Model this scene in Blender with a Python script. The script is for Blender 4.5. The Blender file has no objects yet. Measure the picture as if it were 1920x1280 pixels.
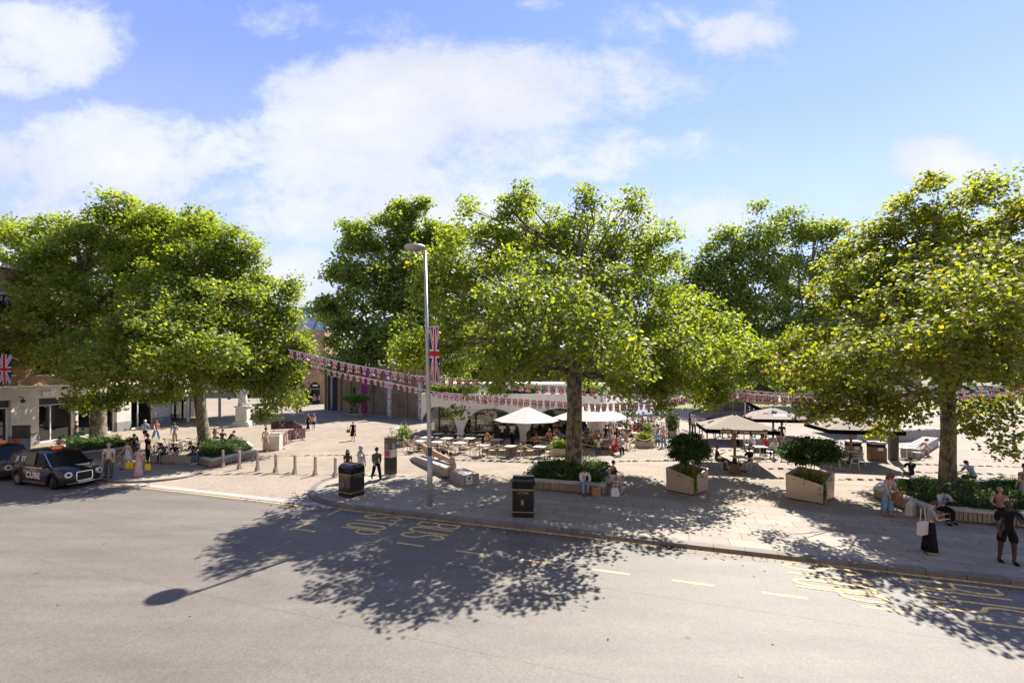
import bpy, bmesh, math, random
import numpy as np
from mathutils import Vector, Matrix
R = math.radians
random.seed(7)
S = bpy.context.scene
COL = S.collection

# ---------------------------------------------------------------- camera, sky, sun, exposure
H = 5.6; F = 853.33
cam = bpy.data.cameras.new('camera'); camo = bpy.data.objects.new('camera', cam); COL.objects.link(camo)
camo.location = (0, 0, H); camo.rotation_euler = (R(90), 0, 0)
cam.lens = 16; cam.sensor_width = 36; cam.shift_y = 60/1920
cam.clip_start = 0.1; cam.clip_end = 6000
S.camera = camo
S.view_settings.view_transform = 'Standard'; S.view_settings.look = 'None'
S.view_settings.gamma = 1; S.view_settings.use_curve_mapping = False
S.view_settings.exposure = 1.22

SUN_EL = R(51.3); SUNDIR = Vector((0.547*math.cos(SUN_EL), 0.837*math.cos(SUN_EL), math.sin(SUN_EL))).normalized()
sun = bpy.data.lights.new('sun', 'SUN'); suno = bpy.data.objects.new('sun', sun); COL.objects.link(suno)
sun.energy = 5.0; sun.angle = R(0.5); sun.color = (1.0, 0.93, 0.83)
suno.rotation_euler = SUNDIR.to_track_quat('Z', 'Y').to_euler()
suno.location = (20, 30, 60)

W = bpy.data.worlds.new('World'); S.world = W; W.use_nodes = True
wt = W.node_tree; wt.nodes.clear()
def wn(t, **k):
    n = wt.nodes.new(t)
    for a, b in k.items(): setattr(n, a, b)
    return n
def lk(a, b): wt.links.new(a, b)
def wm(op, a, b=None, c=None, clamp=False):
    n = wn('ShaderNodeMath', operation=op, use_clamp=clamp)
    for i, v in enumerate((a, b, c)):
        if v is None: continue
        if isinstance(v, (int, float)): n.inputs[i].default_value = v
        else: lk(v, n.inputs[i])
    return n.outputs[0]
sky = wn('ShaderNodeTexSky', sky_type='NISHITA', sun_disc=False, sun_elevation=SUN_EL,
         sun_rotation=math.atan2(0.547, 0.837), altitude=50, air_density=1.0, dust_density=0.0, ozone_density=3.0)
tint = wn('ShaderNodeMix', data_type='RGBA', blend_type='MULTIPLY'); tint.inputs[0].default_value = 1
lk(sky.outputs[0], tint.inputs[6]); tint.inputs[7].default_value = (0.98, 0.86, 1.04, 1)
tc = wn('ShaderNodeTexCoord'); sep = wn('ShaderNodeSeparateXYZ'); lk(tc.outputs['Generated'], sep.inputs[0])
ysafe = wm('MAXIMUM', sep.outputs[1], 0.05)
U = wm('DIVIDE', sep.outputs[0], ysafe); V = wm('DIVIDE', sep.outputs[2], ysafe)
comb = wn('ShaderNodeCombineXYZ'); lk(U, comb.inputs[0]); lk(wm('MULTIPLY', V, 1.5), comb.inputs[1])
def noise(scale, detail, rough, off, dist=0.0):
    mp = wn('ShaderNodeMapping'); mp.inputs[1].default_value = off; lk(comb.outputs[0], mp.inputs[0])
    n = wn('ShaderNodeTexNoise'); n.inputs['Scale'].default_value = scale; n.inputs['Detail'].default_value = detail
    n.inputs['Roughness'].default_value = rough; n.inputs['Distortion'].default_value = dist
    lk(mp.outputs[0], n.inputs['Vector']); return n.outputs[0]
n1 = noise(2.6, 12, 0.62, (3.1, 1.7, 0), 0.3); n2 = noise(9, 10, 0.70, (8.3, 4.2, 0), 0.4); n3 = noise(1.1, 4, 0.5, (1.3, 9.2, 0))
# cloud banks: (u, v, half width, half height, weight)  as directions of the sky
def cb(px, py, rx, ry, w): return ((px-960)/F, (700-py)/F, rx/F, ry/F, w)
banks = [cb(900,175,400,90,1.25), cb(740,130,150,60,.55), cb(1130,170,210,55,.8), cb(1050,280,300,70,1.0), cb(700,230,240,90,1.0), cb(560,330,330,90,1.0), cb(230,300,330,85,1.15),
         cb(60,330,220,90,.8), cb(60,70,170,80,1.0), cb(20,150,90,40,.9), cb(420,290,150,60,.9), cb(640,400,260,80,1.1), cb(880,420,300,80,1.0), cb(540,45,90,40,.55), cb(720,60,70,40,.5), cb(1380,70,90,40,.7),
         cb(1200,50,110,35,.5), cb(1010,10,45,20,.7), cb(555,510,95,60,1.2), cb(1780,305,110,50,1.1), cb(1905,300,30,25,.8),
         cb(1000,400,700,60,.75), cb(300,420,500,80,.75), cb(1220,270,140,60,.6), cb(200,20,90,30,.4), cb(1640,440,240,60,.4)]
acc = None
for (u, v, a, b, w) in banks:
    du = wm('DIVIDE', wm('SUBTRACT', U, u), a); dv = wm('DIVIDE', wm('SUBTRACT', V, v), b)
    q = wm('ADD', wm('MULTIPLY', du, du), wm('MULTIPLY', dv, dv))
    g = wm('MULTIPLY', wm('MAXIMUM', wm('SUBTRACT', 1.0, wm('MULTIPLY', q, 0.5)), 0.0), w)
    acc = g if acc is None else wm('MAXIMUM', acc, g)
dens = wm('ADD', wm('ADD', acc, wm('MULTIPLY', wm('SUBTRACT', n1, 0.5), 2.3)), wm('MULTIPLY', wm('SUBTRACT', n2, 0.5), 1.25))
mr = wn('ShaderNodeMapRange', interpolation_type='SMOOTHSTEP'); lk(dens, mr.inputs[0]); mr.inputs[1].default_value = 0.15; mr.inputs[2].default_value = 0.92
# behind the camera: plain broken cloud
front = wn('ShaderNodeMapRange'); lk(sep.outputs[1], front.inputs[0]); front.inputs[1].default_value = 0.05; front.inputs[2].default_value = 0.25
cmask = wm('ADD', wm('MULTIPLY', wm('MULTIPLY', mr.outputs[0], front.outputs[0]), 0.93), wm('MULTIPLY', wm('SUBTRACT', 1.0, front.outputs[0]), 0.05))
# thin milky air near the horizon
hz = wn('ShaderNodeMapRange', interpolation_type='SMOOTHSTEP'); lk(sep.outputs[2], hz.inputs[0]); hz.inputs[1].default_value = 0.62; hz.inputs[2].default_value = 0.02
hz.inputs[3].default_value = 0.0; hz.inputs[4].default_value = 0.80
cmask2 = wm('MAXIMUM', cmask, wm('MULTIPLY', hz.outputs[0], 1.0), clamp=True)
cr = wn('ShaderNodeMix', data_type='RGBA'); lk(wm('MULTIPLY', wm('SUBTRACT', dens, 0.5), 0.9, clamp=True), cr.inputs[0])
cr.inputs[6].default_value = (3.3, 3.55, 4.2, 1); cr.inputs[7].default_value = (4.35, 4.35, 4.45, 1)
shade = wn('ShaderNodeMapRange'); lk(n3, shade.inputs[0]); shade.inputs[1].default_value = 0.35; shade.inputs[2].default_value = 0.7
shade.inputs[3].default_value = 1.06; shade.inputs[4].default_value = 0.82
cs = wn('ShaderNodeMix', data_type='RGBA', blend_type='MULTIPLY'); cs.inputs[0].default_value = 1; lk(cr.outputs[2], cs.inputs[6]); lk(shade.outputs[0], cs.inputs[7])
mx = wn('ShaderNodeMix', data_type='RGBA'); lk(cmask2, mx.inputs[0]); lk(tint.outputs[2], mx.inputs[6]); lk(cs.outputs[2], mx.inputs[7])
bg = wn('ShaderNodeBackground'); bg.inputs[1].default_value = 0.105; lk(mx.outputs[2], bg.inputs[0])
wo = wn('ShaderNodeOutputWorld'); lk(bg.outputs[0], wo.inputs[0])

# ---------------------------------------------------------------- where a photographed point stands
def at(px, py, z=0.0):
    Y = F*(H-z)/(py-700.0); return Vector(((px-960)*Y/F, Y, z))
def atY(px, py, Y): return Vector(((px-960)*Y/F, Y, H+(700-py)*Y/F))
E1 = Vector((0.948, -0.318, 0)).normalized(); E2 = Vector((-E1.y, E1.x, 0))
def st(s, t, z=0.0): v = E1*s + E2*t; return Vector((v.x, v.y, z))
def to_st(v): return v.dot(E1), v.dot(E2)
ROADZ = -0.12; TK = 15.95
KERB_ANG = math.atan2(E1.y, E1.x)

# ---------------------------------------------------------------- materials
MATS = {}
def mat(name, col, rough=0.7, metal=0.0, var=0.12, scale=3.0, bump=0.0, spec=None, trans=0.0, coat=0.0, emit=None):
    if name in MATS: return MATS[name]
    m = bpy.data.materials.new(name); m.use_nodes = True; nt = m.node_tree; b = nt.nodes['Principled BSDF']
    b.inputs['Roughness'].default_value = rough; b.inputs['Metallic'].default_value = metal
    if spec is not None: b.inputs['Specular IOR Level'].default_value = spec
    if trans: b.inputs['Transmission Weight'].default_value = trans
    if coat: b.inputs['Coat Weight'].default_value = coat; b.inputs['Coat Roughness'].default_value = 0.05
    tcn = nt.nodes.new('ShaderNodeTexCoord'); n = nt.nodes.new('ShaderNodeTexNoise'); n.inputs['Scale'].default_value = scale; n.inputs['Detail'].default_value = 5
    nt.links.new(tcn.outputs['Object'], n.inputs['Vector'])
    mr = nt.nodes.new('ShaderNodeMapRange'); nt.links.new(n.outputs[0], mr.inputs[0]); mr.inputs[1].default_value = 0.3; mr.inputs[2].default_value = 0.7
    mr.inputs[3].default_value = 1-var; mr.inputs[4].default_value = 1+var
    mm = nt.nodes.new('ShaderNodeMix'); mm.data_type = 'RGBA'; mm.blend_type = 'MULTIPLY'; mm.inputs[0].default_value = 1
    mm.inputs[6].default_value = (*col, 1); nt.links.new(mr.outputs[0], mm.inputs[7]); nt.links.new(mm.outputs[2], b.inputs['Base Color'])
    if bump:
        bp = nt.nodes.new('ShaderNodeBump'); bp.inputs['Strength'].default_value = bump; bp.inputs['Distance'].default_value = 0.02
        nt.links.new(n.outputs[0], bp.inputs['Height']); nt.links.new(bp.outputs[0], b.inputs['Normal'])
    if emit: b.inputs['Emission Color'].default_value = (*col, 1); b.inputs['Emission Strength'].default_value = emit
    MATS[name] = m; return m
class NT:
    """little helper to write node materials"""
    def __init__(s, name, rough=0.8):
        s.m = bpy.data.materials.new(name); s.m.use_nodes = True; s.t = s.m.node_tree; s.b = s.t.nodes['Principled BSDF']
        s.b.inputs['Roughness'].default_value = rough; MATS[name] = s.m
        s.tc = s.t.nodes.new('ShaderNodeTexCoord')
    def mapping(s, rot=0, scale=(1,1,1), loc=(0,0,0), src='Object'):
        n = s.t.nodes.new('ShaderNodeMapping'); n.inputs[1].default_value = loc; n.inputs[2].default_value = rot if isinstance(rot, tuple) else (0,0,rot); n.inputs[3].default_value = scale
        s.t.links.new(s.tc.outputs[src], n.inputs[0]); return n.outputs[0]
    def noise(s, vec, scale, detail=5, rough=0.55, dist=0.0):
        n = s.t.nodes.new('ShaderNodeTexNoise'); n.inputs['Scale'].default_value = scale; n.inputs['Detail'].default_value = detail
        n.inputs['Roughness'].default_value = rough; n.inputs['Distortion'].default_value = dist; s.t.links.new(vec, n.inputs['Vector']); return n.outputs[0]
    def rng(s, src, a, b, c, d, sm=False):
        n = s.t.nodes.new('ShaderNodeMapRange'); s.t.links.new(src, n.inputs[0])
        if sm: n.interpolation_type = 'SMOOTHSTEP'
        for i, v in enumerate((a, b, c, d)): n.inputs[i+1].default_value = v
        return n.outputs[0]
    def mix(s, fac, a, b, mode='MIX'):
        n = s.t.nodes.new('ShaderNodeMix'); n.data_type = 'RGBA'; n.blend_type = mode
        for i, v in ((0, fac), (6, a), (7, b)):
            if isinstance(v, (int, float)): n.inputs[i].default_value = v
            elif isinstance(v, tuple): n.inputs[i].default_value = (*v, 1) if len(v) == 3 else v
            else: s.t.links.new(v, n.inputs[i])
        return n.outputs[2]
    def brick(s, vec, w, h, mortar, c1, c2, cm, bias=0.0, off=0.5):
        n = s.t.nodes.new('ShaderNodeTexBrick'); n.offset = off; n.inputs['Scale'].default_value = 1
        n.inputs['Brick Width'].default_value = w; n.inputs['Row Height'].default_value = h; n.inputs['Mortar Size'].default_value = mortar
        n.inputs['Color1'].default_value = (*c1,1); n.inputs['Color2'].default_value = (*c2,1); n.inputs['Mortar'].default_value = (*cm,1); n.inputs['Bias'].default_value = bias
        s.t.links.new(vec, n.inputs['Vector']); return n.outputs
    def color(s, c): s.t.links.new(c, s.b.inputs['Base Color'])
    def bump(s, h, strength=0.3, dist=0.01):
        bp = s.t.nodes.new('ShaderNodeBump'); bp.inputs['Strength'].default_value = strength; bp.inputs['Distance'].default_value = dist
        s.t.links.new(h, bp.inputs['Height']); s.t.links.new(bp.outputs[0], s.b.inputs['Normal'])

# ---------------------------------------------------------------- mesh builder and tagging
class MB:
    def __init__(s): s.v = []; s.f = []; s.m = []; s.M = Matrix.Identity(4)
    def xf(s, M): s.M = M; return s
    def _add(s, vs, fs, mi=0):
        o = len(s.v); s.v += [s.M @ Vector(v) for v in vs]; s.f += [tuple(o+i for i in f) for f in fs]; s.m += [mi]*len(fs)
    def box(s, c, d, rz=0, rx=0, ry=0, mi=0, taper=1.0):
        hx, hy, hz = d[0]/2, d[1]/2, d[2]/2
        rot = Matrix.Rotation(rz, 4, 'Z') @ Matrix.Rotation(ry, 4, 'Y') @ Matrix.Rotation(rx, 4, 'X')
        vs = []
        for z in (-hz, hz):
            k = taper if z > 0 else 1
            for x, y in ((-hx,-hy),(hx,-hy),(hx,hy),(-hx,hy)): vs.append(Vector(c) + rot @ Vector((x*k, y*k, z)))
        s._add(vs, [(0,3,2,1),(4,5,6,7),(0,1,5,4),(1,2,6,5),(2,3,7,6),(3,0,4,7)], mi); return s
    def beam(s, a, b, w, h=None, mi=0):
        a = Vector(a); b = Vector(b); d = b-a; L = d.length; h = h or w
        q = d.to_track_quat('Z', 'X').to_matrix().to_4x4(); vs = []
        for z in (0, L):
            for x, y in ((-w/2,-h/2),(w/2,-h/2),(w/2,h/2),(-w/2,h/2)): vs.append(a + q @ Vector((x, y, z)))
        s._add(vs, [(0,3,2,1),(4,5,6,7),(0,1,5,4),(1,2,6,5),(2,3,7,6),(3,0,4,7)], mi); return s
    def tube(s, pts, rad, n=8, caps=True, mi=0):
        pts = [Vector(p) for p in pts]; k = len(pts)
        if isinstance(rad, (int, float)): rad = [rad]*k
        vs = []; ref = None
        for i, p in enumerate(pts):
            d = (pts[min(i+1, k-1)] - pts[max(i-1, 0)]); d = d.normalized() if d.length > 1e-9 else Vector((0,0,1))
            if ref is None: ref = Vector((1,0,0)) if abs(d.x) < 0.8 else Vector((0,1,0))
            a = (ref - d*ref.dot(d)); a = a.normalized() if a.length > 1e-6 else d.orthogonal().normalized(); ref = a; b = d.cross(a)
            for j in range(n):
                t = 2*math.pi*j/n; vs.append(p + (a*math.cos(t) + b*math.sin(t))*rad[i])
        fs = [(i*n+j, i*n+(j+1) % n, (i+1)*n+(j+1) % n, (i+1)*n+j) for i in range(k-1) for j in range(n)]
        if caps: fs += [tuple(range(n-1, -1, -1)), tuple((k-1)*n+j for j in range(n))]
        s._add(vs, fs, mi); return s
    def lathe(s, prof, c=(0,0,0), n=24, sx=1, sy=1, mi=0):
        vs = []; k = len(prof)
        for r, z in prof:
            for j in range(n):
                t = 2*math.pi*j/n; vs.append((c[0]+r*sx*math.cos(t), c[1]+r*sy*math.sin(t), c[2]+z))
        fs = [(i*n+j, i*n+(j+1) % n, (i+1)*n+(j+1) % n, (i+1)*n+j) for i in range(k-1) for j in range(n)]
        fs += [tuple(range(n-1, -1, -1)), tuple((k-1)*n+j for j in range(n))]
        s._add(vs, fs, mi); return s
    def prism(s, poly, z0, z1, mi=0, top=True, bottom=True):
        n = len(poly); vs = [(p[0], p[1], z0) for p in poly] + [(p[0], p[1], z1) for p in poly]
        fs = [(i, (i+1) % n, n+(i+1) % n, n+i) for i in range(n)]
        if bottom: fs.append(tuple(range(n-1, -1, -1)))
        if top: fs.append(tuple(range(n, 2*n)))
        s._add(vs, fs, mi); return s
    def poly(s, pts, mi=0): s._add(pts, [tuple(range(len(pts)))], mi); return s
    def ell(s, c, r, n=12, m=8, mi=0):
        vs = []; 
        for i in range(m+1):
            ph = math.pi*i/m
            for j in range(n):
                t = 2*math.pi*j/n; vs.append((c[0]+r[0]*math.sin(ph)*math.cos(t), c[1]+r[1]*math.sin(ph)*math.sin(t), c[2]-r[2]*math.cos(ph)))
        fs = [(i*n+j, i*n+(j+1) % n, (i+1)*n+(j+1) % n, (i+1)*n+j) for i in range(m) for j in range(n)]
        s._add(vs, fs, mi); return s
    def build(s, name, mats, parent=None, smooth=False, loc=None, bevel=0.0):
        me = bpy.data.meshes.new(name); me.from_pydata(s.v, [], s.f)
        if not isinstance(mats, (list, tuple)): mats = [mats]
        for m in mats: me.materials.append(m)
        if len(mats) > 1: me.polygons.foreach_set('material_index', s.m)
        if smooth: me.polygons.foreach_set('use_smooth', [True]*len(me.polygons))
        bm = bmesh.new(); bm.from_mesh(me); bmesh.ops.remove_doubles(bm, verts=bm.verts, dist=1e-5); bmesh.ops.recalc_face_normals(bm, faces=bm.faces); bm.to_mesh(me); bm.free()
        o = bpy.data.objects.new(name, me); COL.objects.link(o)
        if loc is not None: o.location = loc
        if parent: o.parent = parent
        if bevel:
            b = o.modifiers.new('bevel', 'BEVEL'); b.width = bevel; b.segments = 2; b.limit_method = 'ANGLE'
        return o
def tag(o, label=None, cat=None, group=None, kind=None):
    if label: o['label'] = label
    if cat: o['category'] = cat
    if group: o['group'] = group
    if kind: o['kind'] = kind
    return o
def empty(name, loc=(0,0,0), rz=0, label=None, cat=None, group=None):
    o = bpy.data.objects.new(name, None); COL.objects.link(o); o.location = loc; o.rotation_euler = (0, 0, rz); o.empty_display_size = 0.2
    return tag(o, label, cat, group)
def kids(o): return KID.get(o.name, [])
def copy_tree(o, loc=None, rz=None, label=None, group=None, parent=None, scale=None):
    c = o.copy(); COL.objects.link(c)
    if parent: c.parent = parent; c.matrix_parent_inverse = o.matrix_parent_inverse
    for ch in [x for x in bpy.data.objects if x.parent == o]: copy_tree(ch, parent=c)
    if loc is not None: c.location = loc
    if rz is not None: c.rotation_euler = (0, 0, rz)
    if scale is not None: c.scale = scale
    if label: c['label'] = label
    if group: c['group'] = group
    return c
def text_mesh(txt, size, mat_, name='lettering', parent=None, M=Matrix.Identity(4), ext=0.004, sx=1.0, align='CENTER', bold=0.0, space=1.0):
    cu = bpy.data.curves.new(name, 'FONT'); cu.body = txt; cu.size = size; cu.align_x = align; cu.align_y = 'CENTER'; cu.extrude = ext; cu.offset = bold; cu.space_character = space
    cu.resolution_u = 3
    t = bpy.data.objects.new('tmp', cu); COL.objects.link(t)
    dg = bpy.context.evaluated_depsgraph_get(); me = bpy.data.meshes.new_from_object(t.evaluated_get(dg)); bpy.data.objects.remove(t)
    me.transform(M @ Matrix.Diagonal((sx, 1, 1, 1))); me.name = name; me.materials.clear(); me.materials.append(mat_)
    o = bpy.data.objects.new(name, me); COL.objects.link(o)
    if parent: o.parent = parent
    return o

# ---------------------------------------------------------------- ground materials
n = NT('road_asphalt', 0.68); n.b.inputs['Specular IOR Level'].default_value = 0.75
v = n.mapping()
fine = n.noise(v, 22, 6, 0.8); med = n.noise(v, 4.0, 6, 0.7); big = n.noise(v, 0.16, 5, 0.6, 0.6); streak = n.noise(n.mapping(-KERB_ANG, (0.12, 1.3, 1)), 1.0, 6, 0.6)
c = n.mix(n.rng(big, .35, .68, 0, 1), (0.116, 0.103, 0.088), (0.143, 0.128, 0.110))
c = n.mix(1.0, c, n.rng(fine, .32, .68, .62, 1.38), 'MULTIPLY'); c = n.mix(1.0, c, n.rng(med, .3, .7, .92, 1.08), 'MULTIPLY'); c = n.mix(1.0, c, n.rng(streak, .3, .7, .86, 1.12), 'MULTIPLY')
vo = n.t.nodes.new('ShaderNodeTexVoronoi'); vo.feature = 'F1'; vo.inputs['Scale'].default_value = 0.8; n.t.links.new(v, vo.inputs['Vector'])
sp = n.rng(vo.outputs['Distance'], 0.045, 0.07, 0.5, 1.0, True)
spm = n.rng(n.noise(v, 0.35, 2), .52, .56, 1.0, 0.0)
spot = n.t.nodes.new('ShaderNodeMath'); spot.operation = 'MAXIMUM'; n.t.links.new(sp, spot.inputs[0]); n.t.links.new(spm, spot.inputs[1])
c = n.mix(1.0, c, spot.outputs[0], 'MULTIPLY')
vo2 = n.t.nodes.new('ShaderNodeTexVoronoi'); vo2.feature = 'DISTANCE_TO_EDGE'; vo2.inputs['Scale'].default_value = 0.11; n.t.links.new(n.mix(0.06, v, n.t.nodes[-1].outputs[0] if False else v), vo2.inputs['Vector'])
crk = n.rng(vo2.outputs['Distance'], 0.0, 0.0025, 0.82, 1.0)
c = n.mix(1.0, c, crk, 'MULTIPLY')
rv = n.mapping(-KERB_ANG); sq = n.t.nodes.new('ShaderNodeSeparateXYZ'); n.t.links.new(rv, sq.inputs[0])
wob = n.noise(n.mapping(-KERB_ANG, (0.5, 0.5, 1)), 1.0, 6, 0.6)
def seam(t0, w, depth, amp=.12):
    global c
    o = n.t.nodes.new('ShaderNodeMath'); o.operation = 'MULTIPLY_ADD'; n.t.links.new(wob, o.inputs[0]); o.inputs[1].default_value = amp; n.t.links.new(sq.outputs[1], o.inputs[2])
    s_ = n.t.nodes.new('ShaderNodeMath'); s_.operation = 'SUBTRACT'; n.t.links.new(o.outputs[0], s_.inputs[0]); s_.inputs[1].default_value = t0
    ab = n.t.nodes.new('ShaderNodeMath'); ab.operation = 'ABSOLUTE'; n.t.links.new(s_.outputs[0], ab.inputs[0])
    c = n.mix(1.0, c, n.rng(ab.outputs[0], w*.5, w, depth, 1.0, True), 'MULTIPLY')
seam(12.35, .022, .62); seam(8.7, .02, .72); seam(TK, .55, .80, .3)
for t0 in (9.6, 11.4, 6.2, 4.4, 14.6): seam(t0, .42, .93, .25)
n.color(c); n.bump(fine, 0.35, 0.01)

def paving(name, c1, c2, w, h, rot, joint=(0.17, 0.15, 0.13)):
    n = NT(name, 0.85); v = n.mapping(rot)
    b = n.brick(v, w, h, 0.012, c1, c2, joint, 0.0, 0.37)
    big = n.noise(v, 0.25, 5, 0.6); fine = n.noise(v, 7, 6, 0.7)
    c = n.mix(1.0, b[0], n.rng(big, .3, .7, .86, 1.10), 'MULTIPLY'); c = n.mix(1.0, c, n.rng(fine, .3, .7, .88, 1.10), 'MULTIPLY')
    spots = n.noise(v, 9, 2); c = n.mix(1.0, c, n.rng(spots, .25, .28, .66, 1.0), 'MULTIPLY'); st_n = n.noise(v, .9, 4, .7); c = n.mix(1.0, c, n.rng(st_n, .28, .42, .80, 1.0), 'MULTIPLY')
    n.color(c); n.bump(b[1], -0.2, 0.004); return n.m
paving('york_stone', (0.275, 0.225, 0.167), (0.228, 0.187, 0.140), 0.95, 0.62, -KERB_ANG)
paving('setts', (0.33, 0.275, 0.215), (0.26, 0.217, 0.172), 0.20, 0.10, -KERB_ANG, (0.19, 0.165, 0.14))
paving('pavement_slab', (0.335, 0.295, 0.24), (0.265, 0.235, 0.195), 1.25, 0.68, -KERB_ANG, (0.10, 0.09, 0.08))
mat('granite', (0.33, 0.31, 0.29), 0.8, var=.2, scale=14, bump=.1)
paving('granite_kerb', (0.20,0.18,0.16), (0.145,0.132,0.118), 0.92, 60, -KERB_ANG, (.05,.045,.04))
mat('yellow_paint', (0.62, 0.43, 0.18), 0.7, var=.34, scale=9)
mat('grass_lawn', (0.19, 0.21, 0.065), 0.95, var=.22, scale=1.5)

# ---------------------------------------------------------------- ground, road, plaza
def sheet(name, pts, m, z=None, kind='structure'):
    b = MB(); b.poly([(p[0], p[1], p[2] if z is None else z) for p in pts]); o = b.build(name, m); return tag(o, kind=kind)
mat('far_ground', (0.16, 0.16, 0.10), 0.95, var=.2, scale=.05)
sheet('ground', [(-3000,-500,0),(3000,-500,0),(3000,5000,0),(-3000,5000,0)], MATS['far_ground'], ROADZ-0.05)
sheet('road', [st(-140,-60),st(140,-60),st(140,TK+.05),st(-140,TK+.05)], MATS['road_asphalt'], ROADZ)
def bez(p0, p1, p2, n=10): return [p0*(1-t)**2 + p1*2*t*(1-t) + p2*t*t for t in [i/n for i in range(n+1)]]
isl_a = at(668, 947, 0); s_isl = to_st(isl_a)[0]
nose = bez(st(s_isl, TK), st(s_isl-2.4, TK+.05), at(579,922), 8) + bez(at(579,922), at(581,905), at(622,896), 8)[1:]
lc = at(395, 880); s_l = to_st(at(215, 901))[0]
left_c = bez(lc, at(375,893), at(300,899), 8)[:-1] + bez(at(300,899), at(255,903), st(s_l, TK), 6)
front = [st(130, TK), *nose]
back = [Vector((-140, 62, 0)), Vector((-140, 130, 0)), Vector((160, 130, 0)), Vector((160, 20, 0))]
outline = front + left_c + [st(-130, TK)] + [Vector((-140, 130, 0)), Vector((180, 130, 0))]
bm_ = bmesh.new(); vs_ = [bm_.verts.new((p.x, p.y, 0)) for p in outline]; f_ = bm_.faces.new(vs_); bmesh.ops.triangulate(bm_, faces=[f_]); bmesh.ops.recalc_face_normals(bm_, faces=bm_.faces)
for f in bm_.faces:
    if f.normal.z < 0: f.normal_flip()
me_ = bpy.data.meshes.new('plaza_paving'); bm_.to_mesh(me_); bm_.free(); me_.materials.append(MATS['york_stone'])
plz = bpy.data.objects.new('plaza_paving', me_); COL.objects.link(plz); tag(plz, kind='structure')
# darker slabs of the pavement along the road (island and right hand side), 4 mm proud
pv = [p for p in nose] ; pv = [st(130, TK+.3)] + [st(to_st(p)[0]+.0, max(to_st(p)[1], TK+.3)) for p in nose] 
sheet('pavement', [st(130, TK+.3), *[p + (at(700,912)-p).normalized()*0.3 for p in nose], at(700,880), st(to_st(at(830,905))[0], TK+5.4), st(130, TK+5.4)], MATS['pavement_slab'], 0.004)
sheet('pavement', [st(s_l-.2, TK+.3), *[p + (at(200,870)-p).normalized()*0.3 for p in reversed(left_c[:-1])], at(380,872), at(200,868), st(-130, TK+6)][::-1], MATS['pavement_slab'], 0.004)
# sloping setts in the mouth of the square
lo = [st(s_l-1.5, TK+.35, ROADZ+.015), st(s_isl+.8, TK+.35, ROADZ+.015)]; hi = [at(640,893), at(380,876)]
b = MB(); b.poly([lo[0], lo[1], Vector((hi[0].x, hi[0].y, .006)), Vector((hi[1].x, hi[1].y, .006))])
tag(b.build('setts_crossover', MATS['setts']), kind='structure')
def strip(path, w, z0, z1, inward):
    b = MB(); k = len(path)
    for i in range(k-1):
        p, q = path[i], path[i+1]
        a = (inward(p)); c = (inward(q))
        b._add([(p.x,p.y,z0),(q.x,q.y,z0),(q.x,q.y,z1),(p.x,p.y,z1),(p.x+a.x*w,p.y+a.y*w,z1),(q.x+c.x*w,q.y+c.y*w,z1)], [(0,1,2,3),(3,2,5,4)])
    return b
ksegs = [st(s, TK) for s in np.linspace(130, s_isl, 60)] + nose[1:]
b = strip(ksegs, .3, ROADZ-.02, .010, lambda p: ((at(760,890)-p).normalized() if to_st(p)[0] < s_isl+.5 else E2))
tag(b.build('kerb', MATS['granite_kerb']), kind='structure')
kl = [st(s, TK) for s in np.linspace(-130, s_l, 40)] + list(reversed(left_c[:-1]))
b = strip(kl, .3, ROADZ-.02, .010, lambda p: ((at(150,860)-p).normalized() if to_st(p)[0] > s_l+.2 else E2))
tag(b.build('kerb', MATS['granite_kerb']), kind='structure')
b = MB(); b.poly([st(s_l-1, TK-.02, ROADZ+.012), st(s_isl+1, TK-.02, ROADZ+.012), st(s_isl+1, TK+.36, ROADZ+.02), st(s_l-1, TK+.36, ROADZ+.02)])
tag(b.build('flush_kerb', MATS['granite']), kind='structure')
sheet('lawn', [at(1150,768), at(1160,733), Vector((180,145,0)), at(1890,748)+Vector((70,0,0)), at(1900,768)][::-1], MATS['grass_lawn'], 0.01)

# ---------------------------------------------------------------- yellow markings of the bus cage, painted on the road
MK = ROADZ + 0.004
def rd(px, py): return to_st(at(px, py, ROADZ))
marks = MB()
def mk(s0, s1, t0, t1): marks.poly([st(s0,t0,MK), st(s1,t0,MK), st(s1,t1,MK), st(s0,t1,MK)])
ty = rd(940, 989)[1]; yw = 0.12
gul = rd(1262, 1026)[0]
mk(rd(632,955)[0], gul-.42, ty-yw/2, ty+yw/2); mk(gul+.42, 60, ty-yw/2, ty+yw/2)
mk(rd(185,903)[0], rd(570,943)[0], ty+.02, ty+.09); mk(rd(185,903)[0], rd(570,943)[0], ty-.16, ty-.09)
tc_ = rd(1098,1065)[1]; s = rd(745,1016)[0]
for i in range(14):
    if i in (7,): pass
    mk(s+i*2.2, s+i*2.2+1.05, tc_-.05, tc_+.05)
cs0 = rd(550,991)
mk(cs0[0], cs0[0]+.95, tc_-.05, tc_+.05); mk(cs0[0], cs0[0]+.10, tc_+.05, tc_+.85)
mk(cs0[0], cs0[0]+.10, ty-.80, ty-.05)
RB = [0]
def ribbon(pts, w):
    RB[0] += 1
    pts = [Vector(p) for p in pts]
    for i in range(len(pts)-1):
        a, b_ = pts[i], pts[i+1]; d = (b_-a).normalized(); nn = Vector((-d.y, d.x))*w/2
        e = d*w*0.22
        marks.poly([st(*(q), MK+0.0006+0.0004*(i % 2)+0.0008*(RB[0] % 9)) for q in ((a-nn-e), (b_-nn+e), (b_+nn+e), (a+nn-e))])
def arc(c, r, a0, a1, n=7): return [(c[0]+r[0]*math.cos(R(a0+(a1-a0)*i/n)), c[1]+r[1]*math.sin(R(a0+(a1-a0)*i/n))) for i in range(n+1)]
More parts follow.
